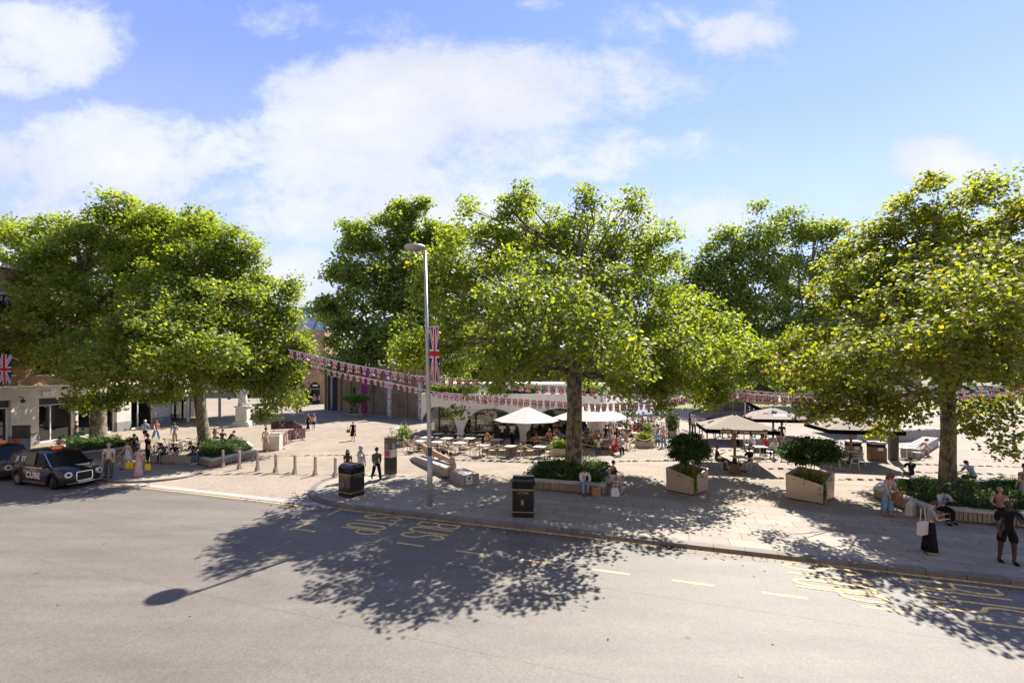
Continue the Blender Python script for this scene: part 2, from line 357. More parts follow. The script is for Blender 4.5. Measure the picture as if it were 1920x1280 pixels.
def letters(word, s_low, t_first, Lh, Lw, gap, w=0.11):
    # letter tops point along +s (driving direction); reading runs towards -t
    t = t_first
    for ch in word:
        P = lambda x, y: (s_low + y*Lh, t - x*Lw)
        if ch == 'B':
            st_ = [[(0,0),(0,1)], [(0,1)]+arc((.55,.76),(.4,.24),90,-90)+[(0,.52)], [(0,.52)]+arc((.6,.26),(.4,.26),90,-90)+[(0,0)]]
        elif ch == 'U': st_ = [[(0,1),(0,.25)]+arc((.5,.25),(.5,.25),180,360)+[(1,.25),(1,1)]]
        elif ch == 'S': st_ = [arc((.5,.76),(.45,.24),10,240,10)+[(.5,.52)]+arc((.5,.25),(.45,.25),70,-170,10)]
        elif ch == 'T': st_ = [[(0,1),(1,1)], [(.5,1),(.5,0)]]
        elif ch == 'O': st_ = [arc((.5,.75),(.45,.25),0,180)+arc((.5,.25),(.45,.25),180,360)+[(.95,.75)]]
        elif ch == 'P': st_ = [[(0,0),(0,1)], [(0,1)]+arc((.5,.75),(.45,.25),90,-90)+[(0,.5)]]
        for l in st_: ribbon([P(*p) for p in l], w)
        t -= Lw + gap
a0 = rd(690, 968); letters('STOP', rd(665,985)[0]-.35, ty-.18, 1.62, .42, .12)
letters('BUS', rd(775,992)[0]-.15, ty-.34, 1.62, .44, .13)
letters('STOP', rd(1530,1085)[0]-.60, ty-.20, 1.9, .42, .12)
letters('BUS', rd(1745,1110)[0]-.30, ty-.35, 2.0, .48, .14)
tag(marks.build('road_markings', MATS['yellow_paint']), kind='structure')
# gully grate in the channel
g = empty('drain_grate', st(gul, ty-.02, ROADZ), KERB_ANG, 'black iron drain grate in the gutter, breaking the yellow line', 'drain')
b = MB(); b.box((0,0,.004),(.80,.40,.006)); b.build('pit', mat('pit_black', (0.008,0.008,0.008), .9), g)
b = MB()
for i in range(9): b.box((-.36+i*.09, 0, .014),(.035,.38,.012))
b.box((0,.20,.014),(.82,.03,.012)); b.box((0,-.20,.014),(.82,.03,.012)); b.build('bars', mat('cast_iron', (0.05,0.045,0.04), .6, .6), g)
# ---------------------------------------------------------------- trees
def leaf_mat(name, dark, light, yellow, brown, ytail=0.9, trn=0.45):
    m = bpy.data.materials.new(name); m.use_nodes = True; t = m.node_tree; t.nodes.clear()
    a = t.nodes.new('ShaderNodeAttribute'); a.attribute_name = 'tone'
    r = t.nodes.new('ShaderNodeValToRGB'); t.links.new(a.outputs['Fac'], r.inputs[0]); e = r.color_ramp.elements
    e[0].position = 0; e[0].color = (*dark, 1); e[1].position = 0.55; e[1].color = (*light, 1)
    for p, c in ((ytail-.06, light), (ytail, yellow), (0.985, brown)): x = e.new(p); x.color = (*c, 1)
    d = t.nodes.new('ShaderNodeBsdfPrincipled'); d.inputs['Roughness'].default_value = 0.5; d.inputs['Specular IOR Level'].default_value = 0.28
    tr = t.nodes.new('ShaderNodeBsdfTranslucent'); g = t.nodes.new('ShaderNodeMix'); g.data_type = 'RGBA'; g.blend_type = 'MULTIPLY'; g.inputs[0].default_value = 1
    t.links.new(r.outputs[0], g.inputs[6]); g.inputs[7].default_value = (3.0, 2.8, 0.5, 1); t.links.new(g.outputs[2], tr.inputs[0]); t.links.new(r.outputs[0], d.inputs['Base Color'])
    mx = t.nodes.new('ShaderNodeMixShader'); mx.inputs[0].default_value = trn; t.links.new(d.outputs[0], mx.inputs[1]); t.links.new(tr.outputs[0], mx.inputs[2])
    o = t.nodes.new('ShaderNodeOutputMaterial'); t.links.new(mx.outputs[0], o.inputs[0]); return m
LEAF_A = leaf_mat('plane_leaves', (.046,.078,.022), (.160,.208,.048), (.36,.36,.07), (.25,.17,.06), .955, .46)
LEAF_B = leaf_mat('plane_leaves_turning', (.046,.073,.021), (.165,.198,.045), (.38,.34,.07), (.30,.17,.06), .91, .45)
LEAF_D = leaf_mat('deep_green_leaves', (.055,.088,.030), (.165,.215,.065), (.15,.20,.04), (.16,.2,.05), .93, .40)
LEAF_S = leaf_mat('shrub_leaves', (.02,.045,.014), (.05,.095,.022), (.10,.15,.04), (.2,.25,.1), .93, .25)
LEAF_L = leaf_mat('lime_leaves', (.06,.11,.02), (.14,.22,.045), (.25,.30,.06), (.3,.3,.1), .90, .35)
n = NT('plane_bark', 0.9); v = n.mapping(0, (1,1,.6)); a = n.noise(v, 5, 5, .6, .6); f2 = n.noise(v, 14, 5, .6)
c = n.mix(n.rng(a, .42, .56, 0, 1, True), (0.10,0.085,0.062), (0.27,0.23,0.16)); c = n.mix(1.0, c, n.rng(f2, .3, .7, .7, 1.25), 'MULTIPLY'); n.color(c); n.bump(a, .4, .03)
LSHAPE = np.array([(0,-.5),(.34,-.30),(.50,.08),(.22,.12),(.16,.52),(-.16,.40),(-.30,.10),(-.48,.06),(-.30,-.32)])
LSIMPLE = np.array([(0,-.5),(.42,-.15),(.30,.38),(-.10,.5),(-.42,.05)])
def leaves(name, pts, size, tone, m, parent, seed=0, shape=LSHAPE, up=0.5, out=None):
    rng = np.random.default_rng(seed); N = len(pts); k = len(shape)
    nrm = rng.normal(size=(N,3)); nrm[:,2] = np.abs(nrm[:,2])*1.0 + up
    if out is not None: nrm += out*0.5
    nrm /= np.linalg.norm(nrm, axis=1, keepdims=True)
    a = rng.normal(size=(N,3)); a -= nrm*(a*nrm).sum(1, keepdims=True); a /= np.linalg.norm(a, axis=1, keepdims=True); b = np.cross(nrm, a)
    sz = size*rng.uniform(.65,1.3,(N,1,1)); sh = shape
    curl = (sh[:,0]**2)*rng.uniform(-.8,.3,(N,1))
    P = pts[:,None,:] + sz*(a[:,None,:]*sh[None,:,0:1] + b[:,None,:]*sh[None,:,1:2] + nrm[:,None,:]*curl[:,:,None])
    me = bpy.data.meshes.new(name); me.vertices.add(N*k); me.vertices.foreach_set('co', P.reshape(-1).astype(np.float32))
    me.loops.add(N*k); me.loops.foreach_set('vertex_index', np.arange(N*k, dtype=np.int32))
    me.polygons.add(N); me.polygons.foreach_set('loop_start', np.arange(0, N*k, k, dtype=np.int32)); me.polygons.foreach_set('loop_total', np.full(N, k, dtype=np.int32))
    at_ = me.attributes.new('tone', 'FLOAT', 'FACE'); at_.data.foreach_set('value', np.clip(tone, 0, 1).astype(np.float32))
    me.materials.append(m); me.update(calc_edges=True)
    o = bpy.data.objects.new(name, me); COL.objects.link(o)
    if parent: o.parent = parent
    return o
def tree(base, clumps, r0, label, group, nleaf, lsize, m, seed, fork=4.2, sub=1.1, cat='tree', name='plane_tree', shape=LSHAPE, lean=(0,0), gap=.0, twigs=True, density=1.0):
    """clumps: world (x,y,z,r).  Leaves sit in sub clumps scattered over each clump."""
    rng = np.random.default_rng(seed); base = Vector(base); root = empty(name, base, 0, label, cat, group)
    C = np.array(clumps, float); C[:,:3] -= np.array(base)
    # sub clumps on and inside every clump
    subs = []; par = []
    for i, (x, y, z, r) in enumerate(C):
        k = max(3, int(8.5*density*(r/sub)**2))
        d = rng.normal(size=(k,3)); d /= np.linalg.norm(d, axis=1, keepdims=True)
        rad = r*rng.uniform(.35, 1.0, (k,1))**.6
        p = np.array((x,y,z)) + d*rad*np.array((1,1,.82)); subs.append(np.c_[p, sub*rng.uniform(.45,1.05,k)]); par += [i]*k
    subs = np.vstack(subs); par = np.array(par)
    keep = rng.random(len(subs)) > gap; subs = subs[keep]; par = par[keep]
    ctr = (C[:,:3]*C[:,3:4]).sum(0)/C[:,3].sum()
    w = subs[:,3]**2; w /= w.sum(); idx = rng.choice(len(subs), nleaf, p=w)
    d = rng.normal(size=(nleaf,3)); d /= np.linalg.norm(d, axis=1, keepdims=True)
    rr = subs[idx,3:4]*(rng.random((nleaf,1))**.45)*rng.choice([1.0,1.0,1.0,1.35],(nleaf,1))
    off = d*rr*np.array((1.05,1.05,.7)); off[:,2] -= (off[:,0]**2+off[:,1]**2)*.15/max(sub,.3)
    P = subs[idx,:3] + off
    tone = rng.beta(2.0,2.0,nleaf)*.78 + (rng.normal(size=len(subs))*.13+rng.normal(size=len(C))[par]*.05)[idx] + .06
    tail = rng.random(nleaf) < .07 + .10*(rng.random(len(subs))[idx] < .2); tone = np.where(tail, rng.uniform(.82,1.0,nleaf), np.clip(tone,0,.86))
    out = P - ctr; out /= np.linalg.norm(out, axis=1, keepdims=True)
    leaves('crown', P, lsize, tone, m, root, seed, shape, .55, out)
    # trunk and limbs
    b = MB(); top = Vector((lean[0], lean[1], fork))
    b.tube([(0,0,-.05),(0,0,.25),(lean[0]*.3,lean[1]*.3,fork*.35),(lean[0]*.7+.04,lean[1]*.7,fork*.7),top], [r0*1.45,r0*1.12,r0*.98,r0*.9,r0*.88], 12)
    zt = ctr[2]; spine = Vector((ctr[0]*.4+lean[0]*.6, ctr[1]*.4+lean[1]*.6, fork+(zt-fork)*.9)); zmax = C[:,2].max()
    sp2 = Vector((ctr[0]*.7, ctr[1]*.7, zmax*.86))
    b.tube([top, spine, sp2], [r0*.86, r0*.55, r0*.12], 8)
    def wob(p, q, r1, r2, n=4, amp=.08):
        L = (q-p).length; pts = [p+(q-p)*(i/n)+Vector(rng.normal(size=3)*amp*L*(0 if i in (0,n) else 1))*.5 for i in range(n+1)]
        for i in range(1, n): pts[i].z -= -.10*L*math.sin(math.pi*i/n)*.5
        b.tube(pts, [r1+(r2-r1)*i/n for i in range(n+1)], 6); return pts
    for i, (x, y, z, r) in enumerate(C):
        q = Vector((x,y,z)); f = rng.uniform(.0,.8)
        p = top.lerp(spine, f) if z < zmax*.75 else spine.lerp(sp2, rng.uniform(0,.5))
        if p.z > z: p = top.lerp(spine, .1)
        lw = r0*.32*min(1.0, r/ (C[:,3].mean()))
        pts = wob(p, q, lw, lw*.25)
        if twigs:
            for j in np.where(par == i)[0][::2]:
                tq = Vector(subs[j,:3]); a_ = pts[rng.integers(2,5)]
                b.tube([a_, a_.lerp(tq,.5)+Vector(rng.normal(size=3))*.12, tq], [lw*.22+.008, lw*.12+.006, .006], 4, caps=False)
    b.build('trunk', MATS['plane_bark'], root, smooth=True)
    return root
def cl(lst, Yoff=0): return [(*atY(px, py, Y), rp*Y/F) for (px, py, Y, rp) in lst]
G_NEAR = 'plane trees standing in the raised planters'
T4 = [(825,500,22,42),(803,565,21.6,36),(852,455,22,32),(1000,480,28,70),(1090,500,28,70),(1160,500,28,60),(940,480,28,60),(985,430,26,66),(905,460,25.5,72),(1100,440,25,82),(1185,440,26,64),(1225,500,27,52),(850,545,24,78),(960,545,22,95),(1085,550,21.5,95),(1195,560,24,85),
      (808,630,24.5,68),(905,640,18.6,62),(1000,620,17.2,84),(1125,630,17.5,84),(960,560,18.5,64),(1060,560,18,60),(960,690,17.5,50),(1180,690,19,50),(1290,640,21,62),(1370,655,22.5,46),(1290,725,25,30),(1330,745,25.5,22),(1240,765,24,14),(1270,590,26,74),(1330,625,26.5,70),(1385,655,27,55),(1295,690,24,66),(1205,690,23,66),
      (1395,705,27,34),(768,668,25.5,36),(983,365,26,30),(965,400,26,40),(1178,375,26,30),(1105,375,25,36),(875,392,26,28),(866,738,22.5,13),(858,770,22.3,9),(1235,745,24,26),(1170,740,24,30),
      (925,693,22,22),(1345,730,26,34),(1420,660,27,30),(1250,450,27,26),(845,440,26,30),(1060,690,27,40),(1100,690,29,40),(1180,775,24,10),(930,730,22,8),(1010,600,28,70),(1120,600,29,70),(900,600,28,60),(1230,640,28,60)]
tree((atY(1076,890,25.4).x, 25.4, 0), cl(T4), .46, 'large yellow-green plane tree with a thick trunk in the planter beyond the single bin', G_NEAR, 90000, .158, LEAF_A, 11, fork=5.4, sub=.76, gap=.38)
T7 = [(1720,535,17.8,66),(1815,500,18,60),(1890,520,18,60),(1640,600,19,60),(1700,480,22,76),(1790,480,22,76),(1740,560,22,96),(1640,560,23,66),(1880,500,22,76),(1725,600,15.3,76),(1810,565,15.6,80),(1890,600,15.6,80),(1560,665,17.6,62),(1492,692,19,40),(1500,745,22,28),(1580,740,21,38),(1650,745,20.5,34),(1772,385,22,66),(1692,430,22,68),(1850,430,22,68),(1905,400,22,56),(1625,480,23.5,58),(1572,545,24,56),(1700,530,20.5,92),(1830,550,19.5,96),(1600,610,22.5,74),(1530,635,24,56),
      (1487,690,24.5,36),(1560,700,22.5,60),(1672,660,17.2,86),(1790,665,16.4,88),(1900,670,16.5,96),(1540,760,22.5,40),(1625,770,21,40),(1710,760,20,44),(1850,770,20,40),(1990,520,21,130),(1990,660,20,110),
      (1764,335,22,26),(1830,360,22,34),(1700,365,22,30),(1640,420,22.5,30),(1885,845,17.5,10),(1910,820,17.5,16),(1830,800,19,22),(1565,480,24,26),(1930,340,22,40),(1470,650,25,24),(1665,800,21,26),(1750,600,27,80),(1850,620,27,80),(1660,600,26,60)]
tree((atY(1777,925,21.6).x, 21.6, 0), cl(T7), .33, 'tall plane tree with turning yellow leaves, rightmost, in the planter with seated people', G_NEAR, 82000, .152, LEAF_B, 12, fork=4.0, sub=.68, gap=.44)
T2 = [(300,600,28,56),(385,610,29,54),(250,625,29,50),(305,645,26,62),(395,655,26.5,46),(215,675,27,52),(492,776,31,12),(540,738,32,22),(500,720,31,34),(275,500,35,56),(445,455,33,34),(380,500,32,60),(290,430,36,40),(390,450,34,56),(325,455,36,70),(440,510,33,54),(335,560,31.5,90),(430,580,31,84),(500,560,33,58),(525,640,32.5,50),(315,670,31,74),(405,680,30,70),(485,680,31,52),
      (535,700,32,28),(512,757,31,16),(500,745,31,20),(556,610,33,26),(370,405,34,28),(300,740,31,26),(548,545,33,24),(470,480,33,30),(565,650,33,22),(400,620,36,70)]
tree((at(392,838).x, 34.2, 0), cl(T2), .40, 'broad plane tree with a leaning trunk in the planter beside the parked bicycles', G_NEAR, 92000, .185, LEAF_A, 13, fork=5.2, sub=1.0, lean=(-.7,0), gap=.12)
T1 = [(255,490,36,56),(300,430,37,40),(100,500,36,56),(185,430,37,40),(225,440,36,60),(150,480,36.5,66),(60,480,38,66),(20,560,36,80),(135,580,34,90),(225,560,35,70),(0,650,35,60),(66,620,34,52),(175,670,32,72),(250,650,33,60),(228,382,36,28),(95,432,37,34),
      (190,395,36,26),(-60,520,38,90),(-70,620,36,70),(15,430,38,34),(145,722,33,20),(205,750,32,26),(250,730,33,26),(150,760,33,14),(165,620,39,80),(270,420,36,36)]
tree((at(176,832).x, 36.6, 0), cl(T1), .55, 'big leafy plane tree in front of the shop sign, behind the painted taxi', G_NEAR, 92000, .20, LEAF_A, 14, fork=4.6, sub=1.05, gap=.12)
G_FAR = 'tall trees beyond the square'
T3 = [(725,435,72,52),(785,425,74,46),(668,450,72,40),(825,455,75,40),(645,520,70,44),(705,540,68,66),(785,520,70,70),(622,590,70,32),(660,635,68,50),(740,630,66,60),(820,590,70,60),(602,570,70,22),(740,385,73,22),(800,388,74,18),(625,690,68,20),(690,680,67,40),(780,690,67,40),(850,520,75,40),(840,660,68,60)]
tree((at(720,778).x, 72, 0), cl(T3), .8, 'dark green tree towering over the brick gallery wall behind the bunting', G_FAR, 62000, .44, LEAF_D, 15, fork=8, sub=2.0, name='tree', shape=LSIMPLE, gap=.06)
T6 = [(1275,560,76,40),(1350,520,76,50),(1460,500,76,44),(1262,620,76,40),(1440,680,76,44),(1340,720,76,30),(1400,700,76,34),(1420,440,76,44),(1368,455,76,36),(1330,490,76,38),(1300,530,76,32),(1400,520,76,60),(1380,590,76,56),(1310,600,76,44),(1440,600,75,50),(1255,490,77,24),(1290,660,76,36),(1380,670,76,40),(1430,395,76,18),(1250,560,77,34)]
tree((at(1400,763).x, 76, 0), cl(T6), .7, 'dark tree standing beyond the lawn, left of the two behind the black tent', G_FAR, 34000, .45, LEAF_D, 16, fork=7, sub=2.1, name='tree', shape=LSIMPLE, gap=.08)
T8 = [(1570,660,78,44),(1600,600,78,40),(1480,700,78,36),(1560,720,78,34),(1620,680,78,40),(1600,520,78,30),(1485,435,78,40),(1535,435,78,36),(1560,500,78,44),(1500,520,78,56),(1470,600,78,46),(1540,600,78,52),(1570,430,78,20),(1590,560,78,34),(1520,670,78,40),(1485,395,78,16)]
tree((at(1500,762).x, 78, 0), cl(T8), .7, 'dark tree standing beyond the lawn, right of the two behind the black tent', G_FAR, 32000, .45, LEAF_D, 17, fork=7, sub=2.1, name='tree', shape=LSIMPLE, gap=.08)
T9 = [(450,650,56,60),(500,670,56,50),(420,680,56,45),(540,690,57,36),(470,710,56,36),(400,640,57,50)]
tree((at(457,790).x, 53, 0), cl(T9), .28, 'smaller plane tree with a slim dark trunk just behind the white statue', 'trees beyond the square', 12000, .42, LEAF_A, 18, fork=5, sub=1.6, name='plane_tree', shape=LSIMPLE)
for k, (px, Y, w, h) in enumerate([(1640,112,150,22),(1800,118,170,20),(1960,112,160,24),(1180,118,170,17),(1000,120,150,18),(900,100,90,20)]):
    rng_ = np.random.default_rng(90+k); X = (px-960)*Y/F
    cc = [(X+rng_.uniform(-1,1)*w*Y/F*.42, Y+rng_.uniform(-3,3), h*rng_.uniform(.25,.82), h*rng_.uniform(.14,.24)) for _ in range(16)]
    lab = ['far green tree past the lawn, nearest the two dark trees', 'far green tree past the lawn, seen through the turning plane tree', 'far green tree past the lawn at the right edge',
           'far green tree past the lawn behind the big central plane tree', 'far green tree seen over the roof planting of the white pavilion', 'far green tree rising between the tall dark tree and the central plane tree'][k]
    tree((X, Y, 0), cc, .5, lab, 'far trees past the lawn', 6500, 1.0, LEAF_D, 90+k, fork=4, sub=2.4, name='tree', shape=LSIMPLE, twigs=False, gap=.15)
# ================================================================ buildings
n = NT('stock_brick', 0.9); v = n.mapping((R(90),0,0))
tcg = n.mapping((R(90),0,0))
def brickmat(name, c1, c2, cm, rot=0):
    n = NT(name, 0.9); g = n.t.nodes.new('ShaderNodeNewGeometry'); sp = n.t.nodes.new('ShaderNodeSeparateXYZ'); n.t.links.new(n.tc.outputs['Object'], sp.inputs[0])
    ad = n.t.nodes.new('ShaderNodeMath'); ad.operation = 'ADD'; n.t.links.new(sp.outputs[0], ad.inputs[0]); n.t.links.new(sp.outputs[1], ad.inputs[1])
    cb_ = n.t.nodes.new('ShaderNodeCombineXYZ'); n.t.links.new(ad.outputs[0], cb_.inputs[0]); n.t.links.new(sp.outputs[2], cb_.inputs[1]); v = cb_.outputs[0]
    b = n.brick(v, .23, .076, .008, c1, c2, cm); big = n.noise(n.mapping(), .5, 5, .65); sm = n.noise(n.mapping(0,(1,1,.35)), 1.6, 5, .6)
    c = n.mix(1.0, b[0], n.rng(big, .3, .7, .68, 1.2), 'MULTIPLY'); c = n.mix(1.0, c, n.rng(sm, .3, .7, .78, 1.12), 'MULTIPLY'); n.color(c); n.bump(b[1], -.3, .006); return n.m
brickmat('gallery_brick', (.33,.22,.125), (.25,.165,.10), (.27,.22,.17)); brickmat('warm_brick', (.46,.29,.15), (.38,.24,.13), (.4,.32,.24))
n = NT('portland_stone', .8); v = n.mapping((R(90),0,R(90)))
b_ = n.brick(n.mapping(0), 50, .62, .006, (.62,.585,.52), (.58,.545,.48), (.35,.32,.28)); nz = n.noise(n.mapping(), .7, 5, .6)
sp = n.t.nodes.new('ShaderNodeSeparateXYZ'); n.t.links.new(n.tc.outputs['Object'], sp.inputs[0]); cbn = n.t.nodes.new('ShaderNodeCombineXYZ'); n.t.links.new(sp.outputs[0], cbn.inputs[0]); n.t.links.new(sp.outputs[2], cbn.inputs[1])
bs = n.brick(cbn.outputs[0], 1.7, .72, .007, (.60,.56,.49), (.54,.50,.44), (.30,.27,.24)); n.color(n.mix(1.0, bs[0], n.rng(nz,.3,.7,.88,1.06), 'MULTIPLY'))
mat('plinth_stone', (.24,.235,.23), .8, var=.12); mat('stone_trim', (.66,.62,.55), .75, var=.08)
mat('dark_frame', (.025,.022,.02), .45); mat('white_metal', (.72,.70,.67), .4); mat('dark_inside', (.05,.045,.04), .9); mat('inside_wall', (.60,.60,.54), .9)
mat('white_render', (.70,.665,.62), .7, var=.05, scale=.8); mat('white_sign', (.8,.8,.78), .5, var=.03)
mat('roof_slate', (.16,.165,.18), .6)
def glass(name, tint=(.75,.82,.80), gl=.16):
    m = bpy.data.materials.new(name); m.use_nodes = True; t = m.node_tree; t.nodes.clear()
    tr = t.nodes.new('ShaderNodeBsdfTransparent'); tr.inputs[0].default_value = (*tint,1); g = t.nodes.new('ShaderNodeBsdfGlossy'); g.inputs['Roughness'].default_value = .02
    lw = t.nodes.new('ShaderNodeLayerWeight'); lw.inputs[0].default_value = .35; a = t.nodes.new('ShaderNodeMath'); a.operation = 'ADD'; a.use_clamp = True; t.links.new(lw.outputs['Fresnel'], a.inputs[0]); a.inputs[1].default_value = gl
    mx = t.nodes.new('ShaderNodeMixShader'); t.links.new(a.outputs[0], mx.inputs[0]); t.links.new(tr.outputs[0], mx.inputs[1]); t.links.new(g.outputs[0], mx.inputs[2])
    o = t.nodes.new('ShaderNodeOutputMaterial'); t.links.new(mx.outputs[0], o.inputs[0]); MATS[name] = m; return m
glass('window_glass', (.86,.93,.89), .05); mat('x_',(.1,.1,.1)); glass('pavilion_glass', (.55,.60,.58), .10)

# --- shop building on the left: facade plane runs away from us
fa = at(50, 835); fb = at(365, 787); fd = (fb-fa).normalized(); fn = Vector((fd.y, -fd.x, 0))      # fn points to the square
def fpx(px):   # distance along the facade where the sight line of a photographed column meets it
    rx = (px-960)/F; # X = rx*Y
    return (rx*fa.y - fa.x)/(fd.x - rx*fd.y)
shop = empty('shop_building', fa, math.atan2(fd.y, fd.x), 'pale stone shop building with brick upper floors and big display windows behind the taxis', 'building')
Z0, ZW, ZL, ZC, ZT = 0.0, 3.05, 3.6, 4.5, 13.5
d0, d1 = -22.0, fpx(320)
opens = [(-19,-14.5),(-12.5,-8),(-5.9,fpx(21)),(fpx(73),fpx(142)),(fpx(166)-1.0,fpx(219)),(fpx(246),fpx(290))]
DEP = .5
b = MB(); x = d0      # local frame: +x along facade, -y... facade front at y=0, square side is -y
# the square lies on the side of fn; local y axis = (-fd.y, fd.x); fn = -local y
for (a, c) in opens:
    b.box(((x+a)/2, DEP/2, ZL/2+.45), (a-x, DEP, ZL-.9)); x = c
b.box(((x+d1)/2, DEP/2, ZL/2+.45), (d1-x, DEP, ZL-.9))
b.box(((d0+d1)/2, DEP/2, (ZL+ZC)/2), (d1-d0, DEP, ZC-ZL)); b.box(((d0+d1)/2+0, 6.5, (ZC+0)/2), (d1-d0, 9, ZC)) if False else None
b.box((d1-.25, 5.2, 2.25), (.5, 9.4, 4.5))
b.build('wall', MATS['portland_stone'], shop)
x = d0
for (a, c) in opens + [(d1, d1)]:
    b = MB(); b.box(((x+a)/2, DEP/2-.03, .45), (a-x, DEP+.02, .9)); x = c; b.build('plinth', MATS['plinth_stone'], shop)
b = MB(); b.box(((d0+d1)/2, -.10, ZC+.08), (d1-d0+.4, .9, .16)); b.box(((d0+d1)/2, -.03, ZC-.1), (d1-d0+.2, .7, .10)); b.build('cornice', MATS['stone_trim'], shop)
b = MB(); b.box(((d0+d1)/2, 5.3, (ZC+.16+ZT)/2), (d1-d0, 10, ZT-ZC-.16)); b.build('upper_wall', MATS['warm_brick'], shop)
b = MB(); b.box(((d0+d1)/2, 5.3, ZT+.15), (d1-d0+.5, 10.6, .3)); b.build('parapet', MATS['stone_trim'], shop)
for k in range(12):
    xx = d0+1.8+k*(d1-d0-3.2)/11
    for zz in (6.6, 10.4):
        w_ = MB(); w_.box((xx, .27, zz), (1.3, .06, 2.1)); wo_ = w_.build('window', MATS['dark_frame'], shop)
        w_ = MB(); w_.box((xx-.3, .20, zz), (.52, .04, 1.9)); w_.box((xx+.3, .20, zz), (.52, .04, 1.9)); w_.build('pane', MATS['window_glass'], wo_)
        w_ = MB(); w_.box((xx, .19, zz-1.15), (1.6, .22, .12)); w_.build('sill', MATS['stone_trim'], wo_); w_ = MB(); w_.box((xx, .22, zz+1.15), (1.6, .16, .16)); w_.build('lintel', MATS['stone_trim'], wo_)
rg = random.Random(5)
cloth_cols = [(.02,.02,.025),(.35,.33,.30),(.10,.12,.18),(.45,.42,.36),(.16,.12,.08),(.30,.10,.10),(.5,.5,.5)]
for i, (a, c) in enumerate(opens):
    w_ = MB(); xm = (a+c)/2; ww = c-a
    w_.box((xm, .30, ZL-.27), (ww, .24, .55)); sh = w_.build('shopfront_lintel', MATS['dark_frame'], shop)
    fr = MB(); fr.box((xm, .3, ZW-.02), (ww, .1, .08)); fr.box((xm, .3, .06), (ww, .12, .12)); fr.box((a+.05,.3,ZW/2),(.1,.1,ZW-.2)); fr.box((c-.05,.3,ZW/2),(.1,.1,ZW-.2)); fr.box((a+ww*.38,.3,ZW/2),(.08,.1,ZW-.2)); f_ = fr.build('window', MATS['white_metal'], shop)
    p_ = MB(); p_.box((xm, .32, ZW/2), (ww-.2, .02, ZW-.2)); p_.build('pane', MATS['window_glass'], f_)
    bk = MB(); bk.box((xm, 4.0, ZW/2+.2), (ww+1.2, .1, ZW+.6)); bk.box((xm, 2.2, ZL+.05), (ww+1.2, 3.4, .08)); bk.box((xm, 2.2, .02), (ww+1.2, 3.4, .03)); bk.box((a-.55,2.2,1.8),(.1,3.4,3.5)); bk.box((c+.55,2.2,1.8),(.1,3.4,3.5))
    bk.build('shop_interior', MATS['inside_wall'], shop)
    if i > 1:
        for q in range(2):
            x0 = a+ww*(.12+.45*q); rk = empty('clothes_rail', shop.matrix_basis @ Vector((x0, .9+.5*q, 0)), shop.rotation_euler.z, 'clothes rail, %s of two, in the shop window %s' % (('front','back')[q], ['','','at the left picture edge','beneath the shop lettering','behind the big plane trunk','beside the glass porch'][i]), 'clothes rail', 'clothes rails in the shop windows')
            r_ = MB(); r_.tube([(0,0,0),(0,0,1.5),(1.5,0,1.5),(1.5,0,0)], .02, 6); r_.build('rail', MATS['dark_frame'], rk)
            for mi_ in range(4):
                g_ = MB()
                for u in range(4): g_.box((.15+.35*mi_+.085*u, 0, 1.5-.1-.42), (.04, .42, .84+rg.random()*.2), taper=.7)
                cc_ = cloth_cols[rg.randrange(7)]; g_.build('garment', mat('garment_%d' % cloth_cols.index(cc_), cc_, .9), rk)
# lettering over the window
M = Matrix.Translation((fpx(66)+.95, -.14, 4.02)) @ Matrix.Rotation(R(90), 4, 'X')
text_mesh('self', .78, MATS['white_sign'], 'shop_lettering', shop, M, .03, 1.0, bold=.012)
# porch beyond the shop
po = empty('glass_porch', fa+fd*(fpx(322)), shop.rotation_euler.z, 'pale porch with slim white columns and dark glazed doors past the shop', 'porch')
b = MB(); b.box((4.2, 1.2, 3.1), (8.6, 4.5, .35)); b.build('roof', MATS['stone_trim'], po)
for k in range(3): b = MB(); b.tube([(1.6+3.0*k,-.7,0),(1.6+3.0*k,-.7,2.95)], .16, 12); b.build('column', MATS['white_metal'], po)
b = MB(); b.box((4.2, 2.6, 1.45), (8.4, .1, 2.9)); b.build('glazing', MATS['pavilion_glass'], po)
b = MB(); [b.box((.3+k*1.3, 2.5, 1.45), (.1,.1,2.9)) for k in range(7)]; b.box((4.2,2.5,2.3),(8.4,.1,.08)); b.box((2.5,2.3,1.3),(1.0,.3,2.6)); b.build('door_frame', MATS['dark_frame'], po)
b = MB(); b.box((4.2, 5.6, 4.5), (9.5, 5.5, 9)); b.build('wall', MATS['white_render'], po)
# camera dome on the facade, and hanging flag
cc = empty('security_camera', shop.matrix_basis @ Vector((fpx(32), -.1, 3.55)), 0, 'small black dome camera on a bracket beside the shop window', 'camera')
b = MB(); b.beam((0,0,.25),(.45,-.1,.25),.05); b.beam((.45,-.1,.25),(.45,-.1,.05),.04); b.build('bracket', MATS['dark_frame'], cc); b = MB(); b.ell((.45,-.1,-.05),(.16,.16,.14)); b.build('dome', MATS['dark_frame'], cc, True)

